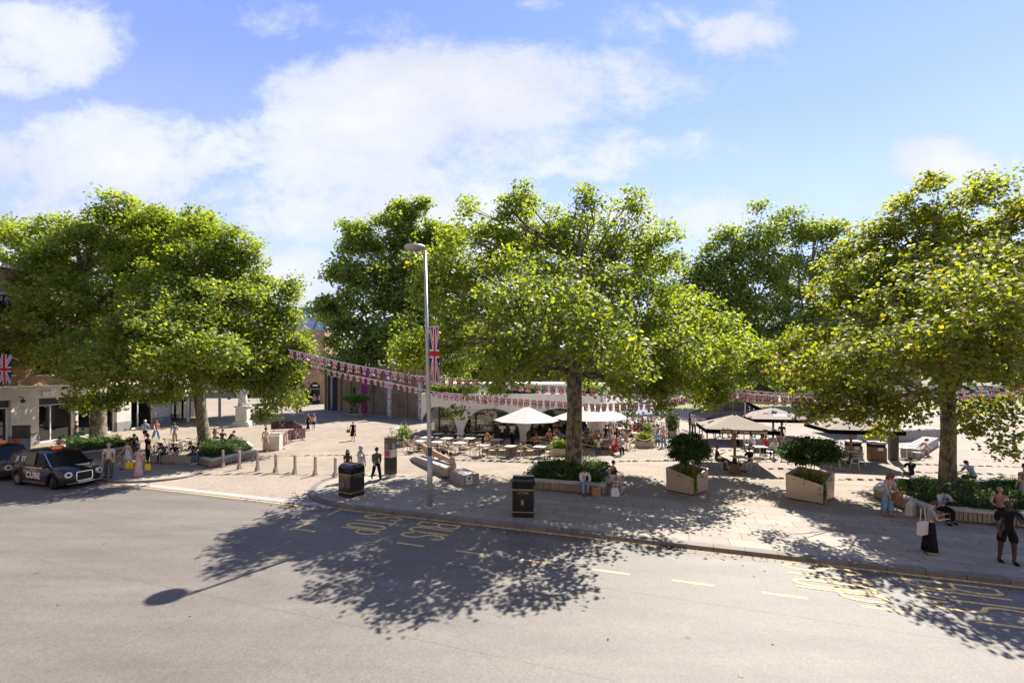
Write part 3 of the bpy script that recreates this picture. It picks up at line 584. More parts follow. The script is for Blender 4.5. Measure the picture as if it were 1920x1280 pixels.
# --- union flags
mat('flag_blue', (.02,.035,.17), .8, var=.05); mat('flag_white', (.78,.76,.75), .8, var=.03); mat('flag_red', (.58,.03,.045), .8, var=.05)
FLAGM = [MATS['flag_blue'], MATS['flag_white'], MATS['flag_red']]
def flag_mesh(w, h, nx, nz, flut, seed=0, drop=0.0):
    b = MB(); r = random.Random(seed); ph = r.random()*6
    def P(i, j):
        x = (i/nx-.5)*w; z = -j/nz*h; y = flut*math.sin(x/w*5+z/h*3+ph)*(.2+.8*j/nz); x2 = x*(1-drop*j/nz); return (x2, y, z)
    for i in range(nx):
        for j in range(nz):
            X = ((j+.5)/nz-.5)*60; Y = ((i+.5)/nx-.5)*30
            if abs(X) < 3 or abs(Y) < 3: k = 2
            elif abs(X) < 5 or abs(Y) < 5: k = 1
            else:
                d = abs(abs(X)*.5-abs(Y))*.894; k = 2 if d < 1.05 else (1 if d < 3 else 0)
            b._add([P(i,j),P(i+1,j),P(i+1,j+1),P(i,j+1)], [(0,1,2,3)], k)
    return b
fo = flag_mesh(.85, 2.2, 30, 60, .08).build('flag', FLAGM); fo.location = shop.matrix_basis @ Vector((fpx(-16), -.9, 7.0)); fo.rotation_euler = (0,0,R(15)); tag(fo, 'union flag hanging from the brick shop building at the left edge', 'flag')
b = MB(); b.tube([(0,0,0),(0,1.4,-.4)],.03,6); fp = b.build('flagpole', MATS['white_metal'], fo)

# --- gallery: warm brick wing with an arched doorway, then the panelled boundary wall
gw = empty('gallery_wing', at(586, 757)+Vector((0,.2,0)), 0, 'orange brick wing with an arched doorway at the back of the square', 'building')
Yg = at(586,757).y+.2; pxm = Yg/F
def arch_wall(b, x0, x1, zt, cx, hw, za, thick):
    xs = [x0] + [cx+hw*math.cos(math.pi*(1-i/12)) for i in range(13)] + [x1]
    for a, c in zip(xs[:-1], xs[1:]):
        if c <= cx-hw+1e-6 or a >= cx+hw-1e-6: z0a = z0c = 0
        else: z0a = za-hw+math.sqrt(max(0, hw*hw-(a-cx)**2)); z0c = za-hw+math.sqrt(max(0, hw*hw-(c-cx)**2))
        vs = [(a,0,z0a),(c,0,z0c),(c,0,zt),(a,0,zt),(a,thick,z0a),(c,thick,z0c),(c,thick,zt),(a,thick,zt)]
        b._add(vs, [(0,1,2,3),(7,6,5,4),(0,4,5,1),(3,2,6,7)])
b = MB(); arch_wall(b, -6.5, 2.6, 9.5, .3, 1.0, 4.0, .6); b.build('wall', MATS['warm_brick'], gw)
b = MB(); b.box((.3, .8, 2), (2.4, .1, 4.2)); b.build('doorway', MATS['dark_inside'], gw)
b = MB(); b.box((.3,.3,2.75),(1.7,.08,.08)); b.box((.3,.3,3.4),(1.0,.08,.3)); b.box((-.6,.3,1.4),(.18,.1,2.8)); b.build('door_frame', MATS['white_metal'], gw)
b = MB(); b.box((-2,5.9,4.7),(9,10,9.4)); b.build('rear_block', MATS['warm_brick'], gw)
wl = empty('gallery_wall', (0,0,0), 0, 'tall brown brick boundary wall with flat piers, hung with banners', 'wall')
wpts = [at(611,767), at(640,769.5), at(700,775.5), at(800,787), at(822,789.5)]
b = MB(); pr = MB()
for p, q in zip(wpts[:-1], wpts[1:]):
    b.beam(p+Vector((0,0,0)), q, .01) if False else None
    d = (q-p); L = d.length; ang = math.atan2(d.y, d.x); c0 = (p+q)/2
    b.box((c0.x, c0.y+.2, 3.3), (L+.02, .4, 6.6), rz=ang); k = int(L/4.2)+1
    for i in range(k+1):
        pp = p.lerp(q, i/k); pr.box((pp.x, pp.y-.12, 3.3+.01), (.28, .3, 6.62), rz=ang)
b.build('wall', MATS['gallery_brick'], wl); pr.build('pier', MATS['gallery_brick'], wl)
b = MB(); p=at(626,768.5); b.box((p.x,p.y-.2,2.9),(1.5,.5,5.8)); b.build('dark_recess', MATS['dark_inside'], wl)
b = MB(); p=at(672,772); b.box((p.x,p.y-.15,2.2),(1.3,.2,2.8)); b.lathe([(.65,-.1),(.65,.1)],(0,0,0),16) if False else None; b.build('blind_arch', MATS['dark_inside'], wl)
mat('banner_grey', (.20,.21,.235), .7, var=.04); mat('post_metal', (.38,.37,.37), .4, .7)
n = NT('art_banner', .7); z_ = n.noise(n.mapping(0,(1.2,1,.5)), 1.3, 4, .6, 1.5); rr = n.t.nodes.new('ShaderNodeValToRGB'); n.t.links.new(z_, rr.inputs[0]); e = rr.color_ramp.elements
e[0].position=.3; e[0].color=(.09,.02,.20,1); e[1].position=.7; e[1].color=(.55,.35,.10,1); x_ = e.new(.45); x_.color=(.40,.02,.16,1); x_=e.new(.58); x_.color=(.30,.02,.26,1); n.color(rr.outputs[0])
def banner(px, py, w, h, m, label, txt=None):
    p = at(px, py) + Vector((0,-.75,0)); r_ = empty('banner', p, R(-12), label, 'banner', 'tall banners on the gallery wall')
    b = MB(); b.box((0,0,h/2+.1),(w,.06,h)); b.build('panel', m, r_); b = MB(); b.tube([(0,.12,0),(0,.12,h+.1)],.06,8); b.build('pole', MATS['post_metal'], r_)
    if txt: text_mesh(txt, .52, MATS['white_sign'], 'lettering', r_, Matrix.Translation((-.02,-.045,h/2-.2)) @ Matrix.Rotation(R(90),4,'X') @ Matrix.Rotation(R(-90),4,'Z'), .008, .98, bold=.01)
    return r_
banner(733,784.5,.68,5.4,MATS['banner_grey'],'grey vertical banner with white lettering, left of the two','SAATCHI GALLERY'); banner(790,787,.68,5.0,MATS['banner_grey'],'grey vertical banner with white lettering, partly behind the leaves beside the lamp post','SAATCHI GALLERY')
banner(687,776,.80,5.4,n.m,'tall purple and magenta art banner on the brick wall')
p = at(622,772); pt = empty('striped_pole', p, 0, 'tall slim blue and white pole in front of the dark wall recess', 'pole'); b = MB(); b.tube([(0,0,0),(0,0,5.2)],.14,10); b.build('pole', mat('pale_pole',(.45,.47,.55),.4), pt, True); b = MB(); b.tube([(0,0,.3),(0,0,.9)],.15,10); b.build('blue_band', mat('sky_paint',(.08,.3,.42),.4), pt, True)
# distant building seen over the left trees
db = empty('distant_building', atY(575,700,115)*1.0, 0, 'buff brick building with a grey glazed roof, far off between the trees', 'building'); db.location.z = 0
b = MB(); b.box((-12,5,8.2),(34,12,16.4)); b.build('wall', MATS['warm_brick'], db)
b = MB(); b._add([(-29,-1,16.4),(5,-1,16.4),(5,11,16.4),(-29,11,16.4),(-27,3,24),(3,3,22.5),(3,9,22.5),(-27,9,24)],[(0,1,5,4),(1,2,6,5),(2,3,7,6),(3,0,4,7),(4,5,6,7)]); b.build('roof', mat('glazed_roof',(.42,.45,.50),.35,.2,var=.2), db)
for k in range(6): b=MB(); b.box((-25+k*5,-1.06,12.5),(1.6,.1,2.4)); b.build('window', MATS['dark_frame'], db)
b = MB()
for k in range(8): b.beam((-28+k*4.3,-1.05,16.5),(-26+k*4.1,2.95,23.6),.15)
b.build('glazing_bar', MATS['dark_frame'], db)

# --- white pavilion restaurant with arches
PY = 37.6; q = PY/F
def px_x(px, Y=PY): return (px-960)*Y/F
pav = empty('pavilion', (px_x(960), PY, 0), 0, 'low white restaurant pavilion with wide curved arches and a planted roof', 'pavilion')
X0, X1 = px_x(790), px_x(1122); ZF = 3.93
arches = [(px_x(822), px_x(36+960)-0, 2.86), (px_x(921.5), px_x(960+53.5), 2.70), (px_x(1051), px_x(960+60), 2.72)]
def zb(x):
    for c, hw, h in arches:
        u = abs(x-c)/hw
        if u < 1: return h*(1-u**2.5)**(1/2.3)
    return 0.0
xs = sorted(set([X0, X1] + [c+hw*math.sin(math.pi/2*k/20) for c, hw, h in arches for k in range(-20, 21)])); xs = [x for x in xs if X0 <= x <= X1]
b = MB(); TH = .55
def yb(x): return 0.0 if x > X0+2 else 0.0
for a, c in zip(xs[:-1], xs[1:]):
    m_ = (a+c)/2; A, Cc = zb(a if zb(m_) else m_), zb(c if zb(m_) else m_)
    if zb(m_) == 0: A = Cc = 0
    b._add([(a,0,A),(c,0,Cc),(c,-.12,ZF),(a,-.12,ZF),(a,TH,A),(c,TH,Cc),(c,TH,ZF),(a,TH,ZF)], [(0,1,2,3),(7,6,5,4),(0,4,5,1),(3,2,6,7)])
# right return, faceted, and left return
b._add([(X1,0,0),(X1+.9,1.4,2.2),(X1+.9,1.4,ZF),(X1,-.12,ZF),(X1+.9,1.4,0)],[(0,4,1),(0,1,2,3)])
b.box((X1+.7,5,ZF/2),(.4,7.4,ZF)); b.box((X0+.2,4.6,ZF-.5),(.4,8,1.0))
b.build('arcade_wall', MATS['white_render'], pav)
b = MB(); b.box(((X0+X1)/2, 5.2, ZF-.75), (X1-X0, 9.2, .3)); b.build('roof', MATS['white_render'], pav)
b = MB(); b.box(((X0+X1)/2-1, 1.9, 1.6), (X1-X0-2.4, .04, 3.1)); b.build('glazing', MATS['pavilion_glass'], pav)
for k in range(9): b = MB(); xx = X0+1.2+k*(X1-X0-2)/8; b.box((xx,1.83,1.6),(.12,.14,3.2)); b.build('mullion', MATS['dark_frame'], pav)
b = MB(); b.box(((X0+X1)/2, 6.5, 1.6),(X1-X0, .1, 3.2)); b.build('back_wall', mat('terrazzo_wall',(.26,.25,.23),.8,var=.3,scale=2), pav)
b = MB(); [b.box((X0+2+k*2.6, 4.6, .55),(1.8,.7,1.1)) for k in range(5)]; b.build('counter', MATS['dark_inside'], pav)
rd_ = empty('round_sign', (px_x(922,PY+1.7), PY+1.7, 1.95), 0, 'round cream sign with a dark winged V hanging behind the pavilion glass', 'sign')
b = MB(); b.tube([(0,0,0),(0,.04,0)],.46,28); b.build('disc', mat('cream_sign',(.75,.72,.60),.5,var=.03), rd_)
b = MB(); b._add([(-.24,-.01,.22),(-.12,-.01,.20),(0,-.01,-.02),(.12,-.01,.20),(.24,-.01,.22),(.0,-.01,-.18)],[(0,1,2,5),(2,3,4,5)]); b.box((0,-.01,-.28),(.22,.01,.03)); b.build('emblem', MATS['dark_frame'], rd_)
# roof planting and the drum behind it
dr = MB(); dr.lathe([(5.2,ZF-.6),(5.2,ZF+.75),(4.9,ZF+.8)],(px_x(985),6.3,0),40,1.6,.8); dr.build('roof_drum', mat('pinkish_render',(.60,.50,.45),.8,var=.05), pav, True)
def bush(name, c, r, nlf, size, m, label, cat, group=None, seed=1, parent=None, shape=LSIMPLE, sub=.25, kind=None, shell=.6):
    rng = np.random.default_rng(seed); k = max(6, int(130*min(1.0, max(r)/.9)))
    d = rng.normal(size=(k,3)); d /= np.linalg.norm(d,axis=1,keepdims=True); cen = d*np.array(r)*(rng.uniform(.2,1,(k,1))**.4)*rng.choice([.92,1.0,1.0,1.12],(k,1))
    ix = rng.integers(0,k,nlf); o_ = rng.normal(size=(nlf,3))*np.array(r)*sub
    P = cen[ix]+o_; tone = rng.beta(2,2,nlf)*.8+rng.normal(size=k)[ix]*.1; tone = np.where(rng.random(nlf)<.04, .95, np.clip(tone,0,.85))
    if label:
        o = leaves(name, P, size, tone, m, parent, seed, shape, .4); o.location = c; tag(o, label, cat, group, kind); return o
    return leaves(name, P+np.array(c), size, tone, m, parent, seed, shape, .4)
roofp = []
rp = [(815,.5,.35),(835,.6,.4),(858,.5,.3),(880,.6,.5),(948,.8,.45),(975,.9,.42),(1000,.6,.35),(1085,.6,.4),(1098,.5,.45),(1118,.7,.4)]
for i, (px, w, hh) in enumerate(rp):
    bush('roof_plant', (px_x(px), PY+.7, ZF+hh*.55), (w*1.5, .45, hh*1.35), 1500, .13, LEAF_L if i % 3 != 1 else LEAF_A, ['leafy roof plant just right of the lamp post','tall leafy roof plant right of the lamp post','wide roof plant over the first arch','roof plant above the pavilion leg','bright green roof clump left of the big trunk','wide green roof clump nearest left of the trunk','small roof clump touching the big trunk on its left','roof plant just right of the big trunk','dark roof plant under the big union flags','roof plant at the right corner of the pavilion roof'][i], 'plant', 'plants along the pavilion roof', 300+i)

# --- railings, wall and lawn beyond
fe = empty('railings', at(1120,788), 0, 'tall slim pale railings in front of the sunlit lawn', 'fence')
b = MB()
for i in range(110): b.tube([(i*.30,0,0),(i*.30,0,2.45)], .02 if i % 10 else .05, 5, mi=0)
b.build('bars', mat('railing_paint',(.50,.40,.36),.6), fe); b = MB(); b.beam((0,0,.25),(33,0,.25),.05); b.build('rail', MATS['railing_paint'], fe); b = MB(); b.beam((0,0,2.25),(33,0,2.25),.05); b.build('rail', MATS['railing_paint'], fe)
hb = empty('boundary_wall', at(1430,722)+Vector((0,0,0)), 0, 'long low pale wall at the far edge of the lawn', 'wall'); hb.location = (28,118,0)
b = MB(); b.box((40,0,1.2),(160,.5,2.4)); b.build('wall', MATS['stone_trim'], hb)
hg = bush('flowering_hedge', (atY(1440,705,85).x+3,88,3.4), (5,1.6,2.0), 2500, .5, leaf_mat('lilac_blossom',(.05,.08,.04),(.16,.14,.18),(.40,.30,.42),(.5,.4,.5),.75,.3), 'dark hedge with lilac blossom beyond the lawn', 'hedge', seed=44)
far = empty('far_terrace', (60,150,0), 0, 'long pale brick terrace far behind the lawn on the right', 'building')
b = MB(); b.box((0,5,5.5),(150,10,11)); b.build('wall', MATS['warm_brick'], far); b = MB(); b.box((0,5,12),(151,11,2)); b.build('roof', MATS['roof_slate'], far)
for k in range(36):
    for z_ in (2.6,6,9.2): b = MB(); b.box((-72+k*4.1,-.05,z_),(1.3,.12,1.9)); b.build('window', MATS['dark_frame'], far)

tb = empty('unseen_terrace', st(0,-2.6,0), KERB_ANG, 'long unseen brick and stone terrace behind the camera, added to cut sky light', 'building')  # out of view; added to block sky light and bounce warm sun onto the road
b = MB(); b.box((0,-5,ROADZ+2.2),(150,10,4.4)); b.build('ground_floor', MATS['granite'], tb); b = MB(); b.box((0,-5.1,11.3),(150,10,14)); b.build('upper_wall', MATS['gallery_brick'], tb); b = MB(); b.box((0,-4.9,18.6),(151,11,.6)); b.build('cornice', MATS['stone_trim'], tb)
for k in range(30):
    for z_ in (6.4,10.2,14):
        if abs(-72+k*5) < 4: continue
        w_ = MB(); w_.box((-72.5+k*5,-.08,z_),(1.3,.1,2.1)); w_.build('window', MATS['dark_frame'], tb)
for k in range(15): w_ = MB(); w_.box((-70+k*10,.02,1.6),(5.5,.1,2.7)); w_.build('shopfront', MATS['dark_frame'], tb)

# ================================================================ street furniture
mat('galvanised', (.46,.46,.47), .45, .55, var=.08, scale=4); mat('black_gloss', (.012,.012,.014), .28, coat=.5, var=.1); mat('gold_line', (.45,.33,.12), .4, .4)
lp = empty('street_lamp', at(806,951), 0, 'tall grey street lamp with a round flat head and a union flag banner', 'street lamp')
hL = 10.85; px0 = at(806,951)
b = MB(); b.tube([(0,0,0),(0,0,.04)],.20,16); b.tube([(0,0,.04),(0,0,2.2),(-.05,0,2.22),(-.10,0,5.2),(-.26,0,10.45)] if False else [(0,0,.04),(0,0,2.4)],.115,16); b.tube([(0,0,2.4),(-.02,0,2.5),(-.08,0,5.6),(-.20,0,hL-.15)],[.115,.095,.085,.06],14); b.build('pole', MATS['galvanised'], lp, True)
b = MB(); b.tube([(-.17,0,hL-.75),(-.35,0,hL-.35),(-.62,0,hL-.12)],[.035,.03,.03],8); b.tube([(-.20,0,hL-.15),(-.62,0,hL-.04)],.03,8); b.build('bracket', MATS['galvanised'], lp, True)
b = MB(); b.lathe([(.02,.13),(.22,.12),(.42,.07),(.46,.0),(.42,-.05),(.22,-.09),(.02,-.10)],(-.62,0,hL),28); b.build('lamp_head', MATS['galvanised'], lp, True)
b = MB(); b.box((.02,-.118,2.35),(.16,.02,.34)); b.build('sticker', MATS['black_gloss'], lp)
b = MB(); b.beam((-.05,0,5.25),(.55,0,5.2),.07,.09); b.build('banner_arm', MATS['galvanised'], lp); b = MB(); b.beam((-.15,0,7.55),(.40,0,7.55),.05); b.build('banner_arm', MATS['galvanised'], lp)
fl = flag_mesh(.38, 2.15, 34, 120, .09, 3).build('flag', FLAGM); fl.location = px0+Vector((.20,-.04,7.50)); tag(fl, 'long narrow union flag banner fixed to the street lamp pole', 'flag')

def bin_(name, loc, rz, w, d, h, label, twin):
    r_ = empty(name, loc, rz, label, 'litter bin')
    m = MATS['black_gloss']; hb = h*.70
    b = MB(); b.box((0,0,hb/2+.02),(w,d,hb)); b.build('body', m, r_, bevel=.04)
    b = MB(); k = 7; vs = []   # domed hood
    for sx in (-1,1):
        for i in range(k): 
            a = math.pi*i/(k-1); vs.append((sx*(w/2), -d/2*math.cos(a), h-.20+(.18)*math.sin(a)))
    lo = [(sx*w/2, s_*d/2, hb+.03) for sx in (-1,1) for s_ in (-1,1)]
    b._add(vs, [tuple(range(k-1,-1,-1)), tuple(range(k,2*k))] + [(i,i+1,k+i+1,k+i) for i in range(k-1)]); b.build('hood', m, r_, True, bevel=.02)
    b = MB(); b.box((0,0,(hb+h-.2)/2+.01),(w-.16,d-.16,h-.2-hb)); [b.box((sx*(w/2-.05),sy*(d/2-.05),(hb+h-.2)/2+.01),(.1,.1,h-.2-hb)) for sx in (-1,1) for sy in (-1,1)]
    b.build('opening', mat('bin_dark',(.006,.006,.006),.7), r_)
    for z in (hb-.04, .22):
        b = MB()
        b.box((0,-d/2-.006,z),(w+.02,.012,.03)); b.box((0,d/2+.006,z),(w+.02,.012,.03)); b.box((-w/2-.006,0,z),(.012,d+.02,.03)); b.box((w/2+.006,0,z),(.012,d+.02,.03)); b.build('gold_band', MATS['gold_line'], r_)
    fx = [(0,-1,0)] + ([(1,0,90)] if twin else [(-1,0,-90)])
    for (sx, sy, a) in fx:
        half = d/2 if sy else w/2
        Mr = Matrix.Rotation(R(a),4,'Z') @ Matrix.Translation((0,-half-.012,0)) @ Matrix.Rotation(R(90),4,'X')
        text_mesh('LITTER', .13, MATS['gold_line'], 'lettering', r_, Matrix.Rotation(R(a),4,'Z') @ Matrix.Translation((0,-half-.012,hb-.16)) @ Matrix.Rotation(R(90),4,'X'), .003, 1.1)
    b = MB(); b.box((-.02 if not twin else -.05,-d/2-.008,hb*.52),(.20,.014,.34)); pl = b.build('crest_plate', mat('crest_dark',(.05,.02,.015),.4), r_)
    b = MB(); b.box((-.02 if not twin else -.05,-d/2-.018,hb*.54),(.09,.006,.18)); b.build('crest', mat('crest_red',(.45,.10,.07),.5) if twin else MATS['gold_line'], pl)
    b = MB(); b.box((0,0,.02),(w-.06,d-.06,.05)); b.build('base', MATS['black_gloss'], r_)
    return r_
bin_('litter_bin', at(982,970)+Vector((0,.30,0)), R(-6), .84, .66, 1.60, 'single black litter bin with gold bands, at the kerb right of the street lamp', False)
bin_('litter_bin', at(654,932)+Vector((0,.35,0)), R(-30), .82, .82, 1.52, 'bulky black litter bin with gold bands near the curved kerb nose', True)

mo = empty('map_pillar', at(731,896)+Vector((0,.15,0)), R(-28), 'tall dark square map pillar with a red poster panel', 'map pillar'); mw = .47
b = MB(); b.box((0,0,.10),(mw*.8,mw*.8,.2)); b.build('base', MATS['galvanised'], mo); b = MB(); b.box((0,0,.67),(mw,mw,.95)); b.build('lower_panel', mat('pillar_black',(.02,.018,.018),.35), mo)
b = MB(); b.box((0,0,1.66),(mw,mw,.98)); b.build('upper_panel', mat('pillar_brown',(.075,.055,.048),.35), mo)
b = MB(); b.box((0,-mw/2-.006,1.33),(mw,.01,.42)); b.box((mw/2+.006,0,1.33),(.01,mw,.42)); fr_ = b.build('poster_frame', mat('silver_panel',(.45,.45,.42),.5), mo)
b = MB(); b.box((-.01,-mw/2-.015,1.34),(mw*.72,.008,.32)); b.build('poster', mat('poster_red',(.50,.03,.06),.5,var=.5,scale=9), fr_)
b = MB(); [b.box((-.06+.012*(k%3),-mw/2-.008,1.60+.055*k),(.26-.03*(k%3),.006,.018)) for k in range(5)]; [b.box((mw/2+.008,-.04,1.60+.055*k),(.006,.22,.018)) for k in range(5)]; b.build('text_lines', MATS['silver_panel'], mo)
b = MB(); b.box((-.08,-mw/2-.008,2.0),(.12,.006,.12)); b.build('emblem', mat('emblem_grey',(.16,.15,.15),.5), mo)
# the second map pillar in front of the shop
mo2 = empty('map_pillar', at(40,855), R(20), 'dark map pillar in front of the shop, behind the taxis', 'map pillar')
b = MB(); b.box((0,0,1.65),(.85,.25,.9)); b.build('upper_panel', MATS['pillar_black'], mo2); b = MB(); b.box((0,0,.75),(.83,.24,.9)); b.build('lower_panel', MATS['banner_grey'], mo2); b = MB(); b.box((0,0,.15),(.7,.2,.3)); b.build('base', MATS['pillar_black'], mo2)
b = MB(); b.box((-.2,-.135,.95),(.35,.02,.45)); b.build('poster', MATS['poster_red'], mo2)

# bollards
bp_ = [(378.7,831),(418,876),(449,879.5),(483,882.5),(517,885.5),(553,888),(591,891),(628.6,894)]
mat('bollard_steel', (.34,.30,.26), .5, .4)
b0 = empty('bollard', at(*bp_[1]), KERB_ANG, 'x', 'bollard', 'bollards across the mouth of the square')
b = MB(); b.box((0,0,.52),(.11,.11,1.0)); b.box((0,0,1.03),(.11,.11,.05),taper=.5); b.build('post', MATS['bollard_steel'], b0); b = MB(); b.box((-.02,0,.13),(.20,.20,.26),taper=.75); b.build('base', MATS['bollard_steel'], b0)
bl = ['bollard standing alone behind the planter, beside the leaning plane tree', 'bollard nearest the planter, leftmost of the row', 'second bollard from the planter end of the row', 'third bollard from the planter end of the row', 'fourth bollard from the planter end of the row',
      'third bollard from the curved kerb nose', 'second bollard from the curved kerb nose', 'bollard right behind the bulky black bin']
for i, p in enumerate(bp_):
    if i == 1: b0['label'] = bl[1]; continue
    copy_tree(b0, loc=at(*p), label=bl[i])

# tree planters with slatted faces, coping and planting
n = NT('slat_timber', .8); sp = n.t.nodes.new('ShaderNodeSeparateXYZ'); n.t.links.new(n.tc.outputs['Object'], sp.inputs[0])
n.color(n.mix(n.rng(n.noise(n.mapping(0,(8,8,.6)), 1.0, 4), .3,.7,0,1), (.20,.165,.13), (.34,.29,.24)))
mat('coping', (.42,.40,.36), .75, var=.1); mat('soil', (.045,.035,.025), .95)
def planter(name, pts, h, label, slats=True, plants=None, seed=0, dark=False):
    P = [Vector((p.x,p.y,0)) for p in pts]; c = sum(P, Vector())/len(P); r_ = empty(name, c, 0, label, 'planter', 'raised tree planters'); L = [p-c for p in P]
    if sum(L[i].x*L[(i+1)%len(L)].y-L[(i+1)%len(L)].x*L[i].y for i in range(len(L))) < 0: L = L[::-1]
    b = MB(); b.prism([(l.x*.97,l.y*.97) for l in L], 0, h-.12); b.build('wall', MATS['plinth_stone'] if dark else MATS['granite_kerb'], r_)
    b = MB()
    for i in range(len(L)):
        a, d = L[i], L[(i+1)%len(L)]; w = (d-a); k = max(2, int(w.length/.13)); nrm = Vector((w.y,-w.x,0)).normalized()
        if slats:
            for j in range(k):
                m_ = a.lerp(d,(j+.5)/k)+nrm*.0; b.box((m_.x,m_.y,(h-.08)/2+.03),(w.length/k*.82,.07,h-.14),rz=math.atan2(w.y,w.x))
    if slats: b.build('slats', MATS['slat_timber'], r_)
    b = MB()
    for i in range(len(L)):
        a, d = L[i], L[(i+1)%len(L)]; ai, di = a*.90, d*.90
        b._add([(a.x*1.015,a.y*1.015,h-.1),(d.x*1.015,d.y*1.015,h-.1),(d.x*1.015,d.y*1.015,h),(a.x*1.015,a.y*1.015,h),(ai.x,ai.y,h),(di.x,di.y,h),(ai.x,ai.y,h-.1),(di.x,di.y,h-.1)],[(0,1,2,3),(3,2,5,4),(4,5,7,6)])
    b.build('coping', MATS['coping'] if not dark else MATS['granite'], r_)
    b = MB(); b.prism([(l.x*.90,l.y*.90) for l in L], h-.2, h-.07, bottom=False); b.build('soil', MATS['soil'], r_)
    rng = np.random.default_rng(seed); k, zz, nl, sz = plants
    # planting: tufts scattered in the polygon
    pts2 = []
    xs_ = [l.x for l in L]; ys_ = [l.y for l in L]
    def inside(x, y):
        for i in range(len(L)):
            a, d = L[i]*.86, L[(i+1)%len(L)]*.86
            if (d.x-a.x)*(y-a.y)-(d.y-a.y)*(x-a.x) < 0: return False
        return True
    while len(pts2) < k:
        x, y = rng.uniform(min(xs_),max(xs_)), rng.uniform(min(ys_),max(ys_))
        if inside(x,y): pts2.append((x,y,rng.uniform(.5,1.0)))
    pts2 = np.array(pts2); ix = rng.integers(0,k,nl); d = rng.normal(size=(nl,3)); d[:,2] = np.abs(d[:,2]); d /= np.linalg.norm(d,axis=1,keepdims=True)
    PP = np.c_[pts2[ix,:2],np.full(nl,h-.1)] + d*(pts2[ix,2:3]*zz)*(rng.random((nl,1))**.5)
    tone = rng.beta(2,2,nl)*.75+rng.normal(size=k)[ix]*.14; tone = np.where(rng.random(nl)<.02,.97,np.clip(tone,0,.88))
    o = leaves('planting', PP, sz, tone, LEAF_S, None, seed, np.array([(0,-.9),(.16,-.2),(.1,.5),(0,.9),(-.14,.1)]), .2); o.location = c
    tag(o, 'low leafy planting filling the '+label, 'planting', kind='stuff'); o['label'] = {21:'dense dark low planting around the big central plane tree',22:'low planting around the rightmost plane tree',23:'low planting around the leaning plane tree by the bicycles',24:'low planting around the plane tree before the shop'}[seed]
    return r_
planter('tree_planter', [at(984,916), at(1134,928), at(1150,880), at(1006,878)], .50, 'slatted planter with pale coping around the big central plane tree', plants=(75,.62,9000,.14), seed=21)
planter('tree_planter', [at(1640,932), at(1738,972), at(1990,996), at(2010,925), at(1665,913)], .50, 'angular slatted planter at the right, with people sitting on its edge', plants=(80,.55,9000,.13), seed=22)
planter('tree_planter', [at(366,868), at(395,877), at(481,856), at(462,835), at(378,835)], .50, 'slatted planter around the leaning plane tree, behind the first bollards', plants=(40,.60,5200,.15), seed=23)
planter('tree_planter', [at(98,850), at(150,862), at(262,848), at(262,834), at(110,834)], .50, 'low dark stone planter behind the painted taxi', slats=False, plants=(60,.60,5000,.18), seed=24, dark=True)

# angular tree tubs
mat('tub_panel', (.50,.40,.32), .45, .35, var=.08, scale=2); mat('tub_base', (.03,.025,.02), .8)
def tub(gl, gf, gr, hl, hf, hr, label, crown_c, crown_r, label2, seed):
    l, f, r = at(*gl), at(*gf), at(*gr); bk = l+r-f; c = (l+r)/2; r_ = empty('angular_tub', c, 0, label, 'plant tub', 'angular tubs with clipped trees')
    lo = [p-c for p in (f, r, bk, l)]; tp = [Vector((p.x*1.03,p.y*1.03,h)) for p, h in zip(lo, (hf,hr,hr+.1,hl))]
    b = MB(); th = .10
    for i in range(4):
        j = (i+1)%4; A, B_, C_, D = lo[i]+Vector((0,0,.05)), lo[j]+Vector((0,0,.05)), tp[j], tp[i]
        b._add([A,B_,C_,D, D*(1-th)+Vector((0,0,D.z*th)), C_*(1-th)+Vector((0,0,C_.z*th)), C_*(1-th)+Vector((0,0,C_.z*th-.35)), D*(1-th)+Vector((0,0,D.z*th-.35))],[(0,1,2,3),(3,2,5,4),(4,5,6,7)])
    b.build('panel', MATS['tub_panel'], r_); b = MB(); b.prism([(p.x*.96,p.y*.96) for p in lo],0,.06); b.build('base', MATS['tub_base'], r_)
    b = MB(); b.prism([(p.x*.88,p.y*.88) for p in lo], hf-.3, hf-.12); b.build('soil', MATS['soil'], r_)
    # the plant: trailing greenery below, clipped crown above
    p_ = empty('clipped_tree', c, 0, label2, 'shrub', 'clipped trees in the angular tubs'); cc = crown_c-c
    rng = random.Random(seed); b = MB()
    for k in range(7):
        a = k*.9; b0_ = Vector((.12*math.cos(a),.12*math.sin(a),hf-.15)); e_ = cc+Vector((math.cos(a)*crown_r[0]*.6,math.sin(a)*crown_r[1]*.6,-crown_r[2]*.35)); m_ = b0_.lerp(e_,.45)+Vector((rng.uniform(-.08,.08),rng.uniform(-.08,.08),-.05)); b.tube([b0_,m_,e_],[.028,.02,.012],6)
    b.build('stem', MATS['plane_bark'], p_, True)
    bush('crown', cc, crown_r, 16000, .075, LEAF_S, None, None, seed=seed, parent=p_, sub=.13)
    bush('underplanting', Vector((0,0,hf+.06)), (.55,.48,.16), 1700, .09, LEAF_A, None, None, seed=seed+1, parent=p_, sub=.3)
    bush('trailing_foliage', Vector((lo[0].x*.93+.06,lo[0].y*.93,hf-.22)), (.10,.08,.42), 500, .08, LEAF_A, None, None, seed=seed+2, parent=p_, sub=.4)
tub((1249.6,919),(1300,929),(1327,920),1.10,.80,1.08,'angular pale tub under the round clipped tree, left of the two', atY(1293,840,21.6), (.86,.84,.68),'round-headed clipped tree on thin stems, in the left angular tub',61)
tub((1474,934),(1543,946),(1564,933),1.12,.83,1.12,'angular pale tub under the wide clipped tree, right of the two', atY(1519,846,20.6), (1.25,1.0,.58),'wide flat-headed clipped tree on thin stems, in the right angular tub',64)

